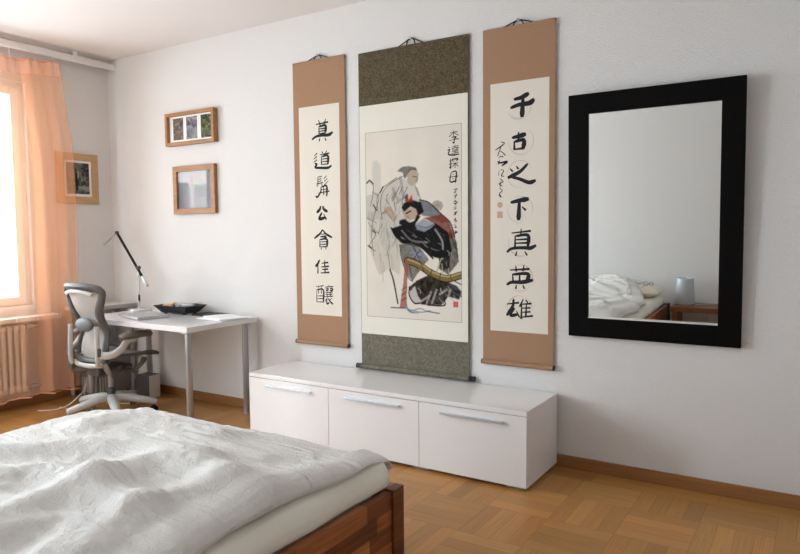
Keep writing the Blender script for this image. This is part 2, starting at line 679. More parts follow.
window('window_1', WY0, WY1, WZ0, WZ1, [-1.66], 'white casement window behind the orange curtain')
window('window_2', DY0, DY1, 0.0, DZ1, [], 'white glazed balcony door near the bed head')
struct(MB().span((-0.0445, WY0 + 0.001, 0.7353), (0.004, WY1 - 0.001, 0.766), 0.002).build('trim_2', M['white_paint']), 'white board along the bottom of the window frame', 'window trim')
struct(MB().span((0.0, WY0 - 0.06, 0.655), (0.135, -0.565, 0.690), 0.006)
       .build('trim_1', M['white_paint']), 'white window sill above the radiator', 'window sill')

# curtain rail on the ceiling, the orange voile under it
cr = thing('curtain_rail', 'white curtain rail fixed along the ceiling above the window', 'curtain rail')
r = MB()
r.span((0.070, -3.6, 2.672), (0.118, -0.012, 2.716), 0.004)
r.build('rail', M['white_paint'], cr)
MB().span((0.068, -0.0118, 2.670), (0.120, -0.003, 2.718), 0.002).build('end_cap', M['white_paint'], cr)

for y in (-0.35, -1.55, -2.75):
    MB().span((0.080, y - 0.02, 2.7165), (0.108, y + 0.02, RZ - 0.0003), 0.002).build('ceiling_bracket', M['white_paint'], cr)

CUR_N = 150


def curtain_pt(s, t, off=0.0):
    """s: 0 right edge .. 1 left end; t: 0 top .. 1 hem."""
    z_top = 2.612 - 0.035 * math.exp(-((s - 0.30) / 0.16) ** 2)
    z = z_top + (0.085 - z_top) * t
    edge = -0.505 + 0.075 * min(1, t / 0.26) * (1 - 0.55 * max(0, t - 0.45) / 0.55)
    y = edge - s * 1.35
    y += 0.030 * math.sin(s * 19 + 1.2 * t) * min(1, 0.3 + t) * s
    d = 0.030 * math.sin(s * 46 + 0.6 * math.sin(3 * t)) + 0.016 * math.sin(s * 101 + 1.0 + 1.3 * t)
    gather = math.exp(-((s - 0.17) / 0.16) ** 2)
    d *= 0.55 + 0.75 * gather * (0.35 + 0.65 * t)
    d += 0.024 * math.sin(s * 9.0 + 0.4) * t
    x = 0.170 + d - 0.035 * (1 - t) + off
    z += 0.018 * math.sin(s * 7.0) * t ** 6
    return (x, y, z)


cu = thing('curtain', 'sheer orange voile curtain hanging at the window', 'curtain')
MB().grid(lambda a, b: curtain_pt(a, 0.035 + 0.965 * b), CUR_N, 36).build('curtain_panel', M['voile'], cu, smooth=True, fix=False)
MB().grid(lambda a, b: curtain_pt(a, -0.003 + 0.042 * b, 0.004), CUR_N, 4).build('heading_tape', M['voile_head'], cu, smooth=True, fix=False)
for i in range(9):
    p = Vector(curtain_pt(0.02 + i * 0.12, 0.0))
    MB().tube([p, (p.x * 0.4 + 0.058, p.y, p.z + 0.03), (0.097, p.y, 2.672)], 0.0025, 6).build('hook', M['white_paint'], cu)
MB().grid(lambda a, b: curtain_pt(0.004 + a * 0.21, 0.004 + 0.994 * b, -0.014), 40, 36).build('turned_edge', M['voile'], cu, smooth=True, fix=False)
hm = MB().tube([curtain_pt(a / 120, 1.0) for a in range(121)], 0.006, 6)
hm.build('hem', M['voile_head'], cu, smooth=True)
tb = MB().tube([Vector(curtain_pt(a / 120, 0.0)) for a in range(121)], 0.0045, 6)
tb.build('heading_cord', mat('red_orange_cord', (0.75, 0.16, 0.07), 0.7), cu, smooth=True)

# ribbed radiator under the sill
ra = thing('radiator', 'cream ribbed radiator under the window sill', 'radiator')
ys = -0.862
for i in range(26):
    y = ys - 0.046 * i
    s = MB()
    s.tube([(0.107, y, 0.15), (0.107, y, 0.60)], 0.0155, 10, flat=(1.15, 1.0, (1, 0, 0)))
    s.tube([(0.060, y, 0.15), (0.060, y, 0.60)], 0.0155, 10, flat=(1.15, 1.0, (1, 0, 0)))
    s.box((0.083, y, 0.610), (0.082, 0.042, 0.048), None, 0.016, 3)
    s.box((0.083, y, 0.152), (0.082, 0.042, 0.048), None, 0.016, 3)
    s.build('section', M['radiator'], ra, smooth=True)
p = MB()
p.tube([(0.083, -0.845, 0.612), (0.083, -0.735, 0.612)], 0.013, 12).tube([(0.083, -0.735, 0.612), (0.0005, -0.735, 0.612)], 0.012, 12)
p.box((0.083, -0.80, 0.612), (0.045, 0.05, 0.036), None, 0.008)
p.build('supply_valve', M['steel_plate'], ra, smooth=True)
p = MB()
p.tube([(0.083, -0.845, 0.150), (0.083, -0.735, 0.150)], 0.012, 12).tube([(0.083, -0.735, 0.150), (0.0005, -0.735, 0.150)], 0.012, 12)
p.box((0.083, -0.79, 0.150), (0.04, 0.045, 0.034), None, 0.008)
p.build('return_valve', M['steel_plate'], ra, smooth=True)
for y in (-1.1, -1.8):
    for z in (0.57, 0.17):
        MB().span((0.0005, y - 0.012, z), (0.07, y + 0.012, z + 0.03)).build('wall_bracket', M['radiator'], ra)

# ================================================================== MEDIA BENCH
bx0, bx1, bd, bh = 2.042, 3.936, 0.463, 0.407
bench = thing('media_bench', 'long low white gloss media bench under the scrolls', 'media bench', (0, 0, 0))
zb = 0.018
MB().span((bx0, -bd, bh - 0.024), (bx1, -0.012, bh), 0.0015).build('top_panel', M['lacquer'], bench)
c = MB()
c.span((bx0 + 0.001, -bd + 0.022, zb), (bx0 + 0.019, -0.014, bh - 0.0245)).span((bx1 - 0.019, -bd + 0.022, zb), (bx1 - 0.001, -0.014, bh - 0.0245))
c.span((bx0 + 0.019, -bd + 0.022, zb), (bx1 - 0.019, -0.014, zb + 0.018)).span((bx0 + 0.019, -0.022, zb + 0.018), (bx1 - 0.019, -0.014, bh - 0.0245))
for x in (2.690, 3.315):
    c.span((x - 0.009, -bd + 0.03, zb + 0.018), (x + 0.009, -0.022, bh - 0.0245))
c.build('carcass', M['lacquer'], bench)
splits = [bx0, 2.690, 3.315, bx1]
hx = [(2.195, 2.560), (2.812, 3.195), (3.450, 3.815)]
for k in range(3):
    a, b = splits[k] + 0.0015, splits[k + 1] - 0.0015
    d = MB().span((a, -bd, zb), (b, -bd + 0.0195, bh - 0.0275), 0.0012).build('door', M['lacquer'], bench)
    h0, h1 = hx[k]
    h = MB()
    zc = 0.338
    h.span((h0, -bd - 0.014, zc + 0.003), (h1, -bd, zc + 0.006), 0.001).span((h0, -bd - 0.016, zc - 0.006), (h1, -bd - 0.013, zc + 0.006), 0.001)
    h.build('handle', M['alu'], d)
for x in (bx0 + 0.05, 2.690, 3.315, bx1 - 0.07):
    for y in (-bd + 0.05, -0.07):
        MB().span((x - 0.045, y - 0.03, 0.0), (x + 0.045, y + 0.03, zb - 0.0004), 0.002).build('foot', M['leg'], bench)

# ================================================================== HANGING SCROLLS


def ribbon(mb, pts, wd, y, prof=None):
    """Flat brush stroke in the x-z plane at depth y; pts in metres, wd the full width."""
    P = catmull([(p[0], 0, p[1]) for p in pts], 5)
    n = len(P)
    L, R = [], []
    for i, p in enumerate(P):
        t = (P[min(i + 1, n - 1)] - P[max(i - 1, 0)])
        if t.length < 1e-9:
            t = Vector((1, 0, 0))
        t.normalize()
        nn = Vector((-t.z, 0, t.x))
        s = i / (n - 1)
        if prof is None:
            k = 0.62 + 0.55 * s if s < 0.8 else 1.06 - 2.1 * (s - 0.8)
            if i == 0:
                k *= 0.55
        else:
            k = np.interp(s, [q[0] for q in prof], [q[1] for q in prof])
        h = wd * 0.5 * k
        L.append(mb.bm.verts.new((p.x + nn.x * h, y, p.z + nn.z * h)))
        R.append(mb.bm.verts.new((p.x - nn.x * h, y, p.z - nn.z * h)))
    for i in range(n - 1):
        mb.bm.faces.new((L[i], R[i], R[i + 1], L[i + 1]))


# strokes on a 100 x 100 square, y downwards
GLYPH = {
    '莫': [[(22, 22), (78, 17)], [(34, 4), (42, 28)], [(68, 2), (60, 24)], [(36, 32), (36, 64)], [(36, 33), (66, 31), (66, 62)], [(36, 43), (64, 42)], [(36, 53), (64, 52)], [(36, 63), (66, 62)],
           [(2, 86), (22, 74), (50, 71), (80, 72), (99, 62)], [(40, 82), (36, 96)], [(62, 82), (68, 96)]],
    '道': [[(8, 24), (24, 10)], [(4, 42), (22, 28)], [(4, 60), (22, 46)], [(10, 66), (22, 72), (12, 88), (42, 93), (80, 95), (99, 84)],
           [(48, 2), (55, 13)], [(76, 0), (68, 12)], [(38, 20), (88, 15)], [(62, 18), (58, 30)], [(46, 30), (46, 76)], [(46, 31), (80, 29), (80, 75)], [(46, 45), (78, 44)], [(46, 60), (78, 59)], [(46, 75), (80, 74)]],
    '髯': [[(22, 4), (22, 40)], [(22, 5), (48, 2)], [(24, 16), (46, 13)], [(24, 26), (46, 23)], [(10, 38), (56, 32)], [(24, 40), (14, 50)], [(44, 38), (52, 46)], [(82, 0), (62, 14)], [(86, 13), (64, 28)], [(92, 26), (64, 44)],
           [(42, 54), (40, 76), (18, 99), (4, 96)], [(42, 54), (80, 50), (80, 99)], [(60, 46), (60, 92)], [(44, 67), (78, 64)], [(24, 82), (99, 74)]],
    '公': [[(40, 4), (34, 26), (8, 48)], [(58, 4), (66, 26), (96, 44)], [(52, 46), (28, 88), (78, 80)], [(64, 58), (86, 94)]],
    '貪': [[(48, 2), (34, 22), (2, 46)], [(48, 4), (66, 24), (99, 42)], [(36, 26), (62, 24)], [(34, 38), (66, 36), (54, 48)], [(32, 50), (32, 88)], [(32, 51), (70, 50), (70, 88)], [(34, 63), (68, 62)], [(34, 75), (68, 74)], [(32, 87), (70, 86)], [(42, 90), (38, 100)], [(62, 90), (66, 100)]],
    '佳': [[(32, 2), (20, 28), (2, 52)], [(20, 32), (18, 98)], [(46, 26), (92, 20)], [(68, 4), (67, 52)], [(42, 52), (96, 46)], [(48, 70), (90, 66)], [(69, 54), (69, 92)], [(38, 94), (99, 88)]],
    '釀': [[(2, 12), (46, 6)], [(6, 28), (6, 92)], [(6, 29), (44, 27), (44, 92)], [(18, 10), (17, 48)], [(33, 9), (33, 48)], [(7, 60), (43, 58)], [(7, 74), (43, 72)], [(6, 90), (44, 89)],
           [(54, 12), (99, 8)], [(76, 0), (76, 10)], [(58, 19), (70, 18), (70, 28), (58, 28)], [(82, 19), (95, 18), (95, 28), (82, 28)], [(54, 40), (97, 37)], [(55, 50), (96, 47)], [(50, 61), (99, 57)], [(66, 34), (66, 60)], [(84, 34), (84, 58)],
           [(70, 62), (52, 86)], [(64, 72), (64, 97), (78, 90)], [(70, 68), (84, 86), (99, 98)], [(94, 66), (78, 80)]],
    '千': [[(16, 22), (46, 18), (78, 4)], [(2, 56), (40, 46), (80, 44), (99, 30)], [(54, 18), (52, 60), (50, 99)]],
    '古': [[(4, 30), (50, 24), (98, 16)], [(48, 2), (48, 48)], [(20, 50), (22, 97)], [(20, 52), (82, 47), (78, 96)], [(22, 92), (80, 90)]],
    '之': [[(10, 22), (20, 38)], [(32, 12), (40, 28)], [(72, 4), (44, 40), (2, 66)], [(14, 62), (44, 74), (76, 92), (99, 84)]],
    '下': [[(4, 20), (50, 12), (99, 6)], [(50, 14), (48, 60), (46, 99)], [(64, 40), (84, 56)]],
    '真': [[(18, 16), (82, 8)], [(50, 0), (49, 24)], [(30, 26), (30, 66)], [(30, 27), (72, 24), (72, 66)], [(32, 40), (70, 38)], [(32, 53), (70, 51)], [(2, 86), (20, 72), (60, 69), (80, 70), (99, 60)], [(36, 82), (32, 99)], [(62, 82), (70, 97)]],
    '英': [[(14, 20), (86, 14)], [(36, 2), (38, 26)], [(66, 0), (62, 24)], [(24, 36), (26, 66)], [(22, 38), (80, 34), (76, 66)], [(50, 28), (50, 68)], [(2, 82), (20, 70), (60, 68), (99, 58)], [(38, 80), (36, 97)], [(62, 80), (68, 95)]],
    '雄': [[(2, 30), (48, 20)], [(28, 2), (24, 40), (2, 86)], [(32, 46), (16, 84), (46, 76)], [(38, 60), (50, 92)], [(64, 2), (50, 40)], [(58, 26), (56, 99)], [(72, 4), (80, 18)], [(58, 27), (94, 21)], [(58, 46), (90, 42)], [(58, 66), (90, 61)], [(52, 91), (99, 80)], [(75, 24), (73, 88)]],
    '李': [[(14, 22), (86, 14)], [(50, 0), (50, 48)], [(46, 22), (8, 50)], [(54, 22), (94, 44)], [(28, 56), (72, 53), (56, 66)], [(54, 66), (54, 98), (38, 92)], [(6, 78), (96, 70)]],
    '逵': [[(10, 14), (22, 26)], [(4, 46), (22, 40), (12, 84), (50, 94), (99, 90)], [(42, 14), (92, 10)], [(66, 0), (64, 28)], [(36, 30), (97, 26)], [(56, 32), (42, 44)], [(74, 32), (90, 42)], [(42, 50), (88, 47)], [(40, 62), (92, 59)], [(66, 40), (65, 78)], [(36, 78), (94, 74)]],
    '探': [[(4, 28), (36, 22)], [(22, 2), (23, 94), (10, 84)], [(2, 64), (38, 48)], [(44, 26), (44, 12), (94, 10), (90, 24)], [(58, 20), (46, 38)], [(76, 20), (92, 34)], [(42, 56), (97, 50)], [(69, 38), (68, 98)], [(66, 56), (42, 86)], [(71, 56), (99, 84)]],
    '母': [[(30, 10), (18, 86), (84, 80)], [(30, 11), (80, 8), (72, 98)], [(2, 50), (99, 44)], [(46, 22), (54, 34)], [(43, 58), (52, 70)]],
}


def write(mb, ch, rect, wd, y):
    x0, x1, z0, z1 = rect
    sx, sz = (x1 - x0) / 100, (z1 - z0) / 100
    for k, st in enumerate(GLYPH[ch]):
        L = sum(math.dist(a, b) for a, b in zip(st, st[1:]))
        w = wd * (0.86 if L < 35 else 1.0 if L < 75 else 1.08)
        ribbon(mb, [(x0 + p[0] * sx, z1 - p[1] * sz) for p in st], w, y - 0.000012 * k)


def squiggle(mb, x0, x1, z0, z1, n, wd, y, seed):
    """A column of running hand too small to read: joined hooks and dots."""
    r = random.Random(seed)
    h = (z1 - z0) / n
    for i in range(n):
        zt = z1 - i * h
        for k in range(3):
            a = (x0 + r.random() * (x1 - x0) * 0.5, zt - h * (0.05 + 0.22 * k) - r.random() * h * 0.1)
            b = (x0 + (0.5 + 0.5 * r.random()) * (x1 - x0), a[1] + (r.random() - 0.5) * h * 0.3)
            c_ = (b[0] - (0.1 + 0.5 * r.random()) * (x1 - x0), b[1] - h * (0.1 + 0.25 * r.random()))
            ribbon(mb, [a, b, c_] if r.random() < 0.75 else [a, b], wd * (0.7 + 0.6 * r.random()), y - 0.00001 * (k + 3 * i % 7))


def scroll_hardware(root, x0, x1, zt, zb, zn, mount, knob, r):
    xc = (x0 + x1) / 2
    MB().box((xc, -0.009, zt - 0.008), (x1 - x0, 0.016, 0.018), None, 0.005).build('top_rod', mount, root)
    ro = MB()
    ax = Matrix.Rotation(PI / 2, 4, 'Y')
    ro.lathe([(r, x0 - xc), (r, x1 - xc)], (xc, -0.017, zb + r), 20, ax)
    ro.build('roller', mount, root, smooth=True)
    for s in (-1, 1):
        e = MB()
        xe = x0 if s < 0 else x1
        o = [(0.6 * r, 0), (0.96 * r, 0.002), (0.96 * r, knob * 0.7), (0.8 * r, knob * 0.8), (1.02 * r, knob * 0.86), (1.02 * r, knob), (0.2 * r, knob + 0.002)]
        e.lathe([(q, s * d) for q, d in o], (xe, -0.017, zb + r), 20, ax)
        e.build('roller_knob', M['roller'], root, smooth=True)
    cd = MB()
    w = 0.090
    zz = zt - 0.002
    for s in (-1, 1):
        cd.tube(catmull([(xc + s * w, -0.010, zz), (xc + s * w * 0.5, -0.009, zz + (zn - zz) * 0.55), (xc + s * 0.006, -0.008, zn)], 4), 0.0034, 6)
        cd.tube(catmull([(xc + s * 0.004, -0.009, zn), (xc + s * 0.022, -0.012, zn - 0.012), (xc + s * 0.030, -0.013, zz - 0.002)], 4), 0.0042, 6)
    cd.build('hanging_cord', M['cord'], root, smooth=True)
    n = MB().lathe([(0.0025, 0.0), (0.0025, 0.016), (0.008, 0.0165), (0.008, 0.019)], (xc, 0.0, zn), 12, Matrix.Rotation(PI / 2, 4, 'X'))
    n.build('nail', M['steel_plate'], root)


def small_scroll(x0, x1, z0, z1, zn, paper, label):
    root = thing('hanging_scroll', label, 'hanging scroll', (0, 0, 0), 0, 'calligraphy couplet scrolls in tan silk')
    MB().span((x0, -0.0138, z0 + 0.02), (x1, -0.0112, z1 - 0.004)).build('silk_mount', M['tan_silk'], root)
    px0, px1, pz0, pz1 = paper
    MB().span((px0, -0.0146, pz0), (px1, -0.0136, pz1)).build('paper', M['paper'], root)
    scroll_hardware(root, x0, x1, z1, z0 - 0.006, zn, M['tan_silk'], 0.006, 0.015)
    return root


YI = -0.0149
s1 = small_scroll(2.069, 2.509, 0.541, 2.448, 2.476, (2.117, 2.460, 0.743, 2.146), 'left tan silk scroll with seven black characters and no side notes')
for ch, rc in {'莫': (2.224, 2.408, 1.903, 2.056), '道': (2.233, 2.394, 1.725, 1.844), '髯': (2.246, 2.373, 1.541, 1.68), '公': (2.25, 2.357, 1.382, 1.485),
               '貪': (2.231, 2.39, 1.188, 1.326), '佳': (2.238, 2.361, 1.024, 1.121), '釀': (2.238, 2.389, 0.819, 0.952)}.items():
    ik = MB()
    write(ik, ch, rc, {'莫': 0.016, '道': 0.013, '髯': 0.011, '公': 0.016, '貪': 0.012, '佳': 0.015, '釀': 0.0095}[ch] * 1.28, YI)
    ik.build('character', M['ink'], s1, fix=False)

s2 = small_scroll(3.488, 3.913, 0.536, 2.432, 2.458, (3.535, 3.880, 0.729, 2.127), 'right tan silk scroll with ringed characters and a signature beside the mirror')
RG = {'千': (3.652, 3.797, 1.925, 2.058), '古': (3.661, 3.751, 1.746, 1.85), '之': (3.637, 3.808, 1.558, 1.676), '下': (3.653, 3.768, 1.359, 1.485),
      '真': (3.632, 3.812, 1.159, 1.313), '英': (3.632, 3.795, 0.97, 1.108), '雄': (3.633, 3.795, 0.804, 0.921)}
for ch, rc in RG.items():
    ik = MB()
    write(ik, ch, rc, {'千': 0.021, '古': 0.019, '之': 0.017, '下': 0.020, '真': 0.016, '英': 0.017, '雄': 0.015}[ch] * 1.26, YI)
    ik.build('character', M['ink'], s2, fix=False)
rr = random.Random(3)
for x0, x1, z0, z1 in RG.values():
    cx, cz = 3.712 + rr.uniform(-0.006, 0.006), (z0 + z1) / 2
    rg = MB()
    for q in range(3):
        a0 = rr.uniform(0, 6.28)
        a1 = a0 + rr.uniform(1.3, 2.1)
        rad = 0.072 + rr.uniform(-0.004, 0.004)
        ribbon(rg, [(cx + rad * math.cos(a0 + (a1 - a0) * k / 8), cz + rad * 1.02 * math.sin(a0 + (a1 - a0) * k / 8)) for k in range(9)], 0.0034, YI + 0.0001, [(0, .3), (.5, 1), (1, .3)])
    rg.build('faint_ring', M['faint_ink'], s2, fix=False)
sg = MB()
for k, (st, wd) in enumerate([([(95, 285), (112, 292), (98, 305), (70, 322)], .007), ([(100, 300), (88, 330), (80, 350)], .006), ([(92, 325), (104, 336), (118, 350)], .006),
                              ([(85, 360), (95, 352), (108, 356)], .006), ([(80, 374), (92, 382), (125, 378), (100, 396)], .012), ([(92, 366), (84, 390)], .009),
                              ([(88, 415), (84, 440)], .006), ([(96, 412), (109, 420), (98, 440), (111, 445)], .006), ([(92, 455), (107, 470), (88, 478), (104, 490)], .006),
                              ([(98, 450), (92, 500)], .006), ([(90, 500), (103, 510), (90, 525), (98, 541), (86, 530)], .006)]):
    ribbon(sg, [(3.558 + (a / 4.617 - 14) / 14 * 0.085, 1.801 - (b / 4.617 - 62) / 55 * 0.308) for a, b in st], wd, YI - 0.00001 * k)
sg.build('signature', M['ink'], s2, fix=False)
MB().lathe([(0.0165, 0.0), (0.0165, 0.0003)], (3.594, -0.0146, 1.449), 20, Matrix.Rotation(PI / 2, 4, 'X')).build('seal', M['seal_pale'], s2)
MB().span((3.577, -0.0150, 1.375), (3.611, -0.0146, 1.412)).build('seal', M['seal_pale'], s2)

# centre scroll with the figure painting
cx0, cx1, cz0, cz1 = 2.618, 3.399, 0.423, 2.432
s3 = thing('hanging_scroll', 'wide olive brocade scroll with an ink painting of two figures', 'hanging scroll')
MB().span((cx0, -0.0138, 0.642), (cx1, -0.0112, cz1 - 0.004)).build('silk_mount', M['brocade_dark'], s3)
MB().span((cx0, -0.0138, cz0 + 0.02), (cx1, -0.0112, 0.6415)).build('lower_mount', M['brocade_light'], s3)
MB().span((cx0 + 0.003, -0.0142, 0.645), (cx1 - 0.008, -0.0136, 2.101)).build('cream_border', M['cream_silk'], s3)
scroll_hardware(s3, cx0, cx1, cz1, cz0 - 0.010, 2.470, M['brocade_light'], 0.036, 0.017)
for ch in s3.children:
    if ch.name.startswith('top_rod'):
        ch.data.materials[0] = M['brocade_dark']

PX0, PX1, PZ0, PZ1 = 2.667, 3.350, 0.760, 1.930
NX, NZ = 200, 344
gx, gz = np.meshgrid(np.linspace(PX0, PX1, NX), np.linspace(PZ0, PZ1, NZ))
rng = np.random.default_rng(5)


def smooth_noise(shape, cell):
    h, w_ = shape
    g = rng.random((h // cell + 3, w_ // cell + 3))
    yy_, xx_ = np.mgrid[0:h, 0:w_] / cell
    yi, xi = yy_.astype(int), xx_.astype(int)
    fy, fx = yy_ - yi, xx_ - xi
    fy, fx = fy * fy * (3 - 2 * fy), fx * fx * (3 - 2 * fx)
    return (g[yi, xi] * (1 - fy) * (1 - fx) + g[yi, xi + 1] * (1 - fy) * fx + g[yi + 1, xi] * fy * (1 - fx) + g[yi + 1, xi + 1] * fy * fx)


def soften(m_, n=1):
    for _ in range(n):
        p_ = np.pad(m_, 1, mode='edge')
        m_ = (p_[1:-1, 1:-1] * 4 + p_[:-2, 1:-1] + p_[2:, 1:-1] + p_[1:-1, :-2] + p_[1:-1, 2:]) / 8
    return m_


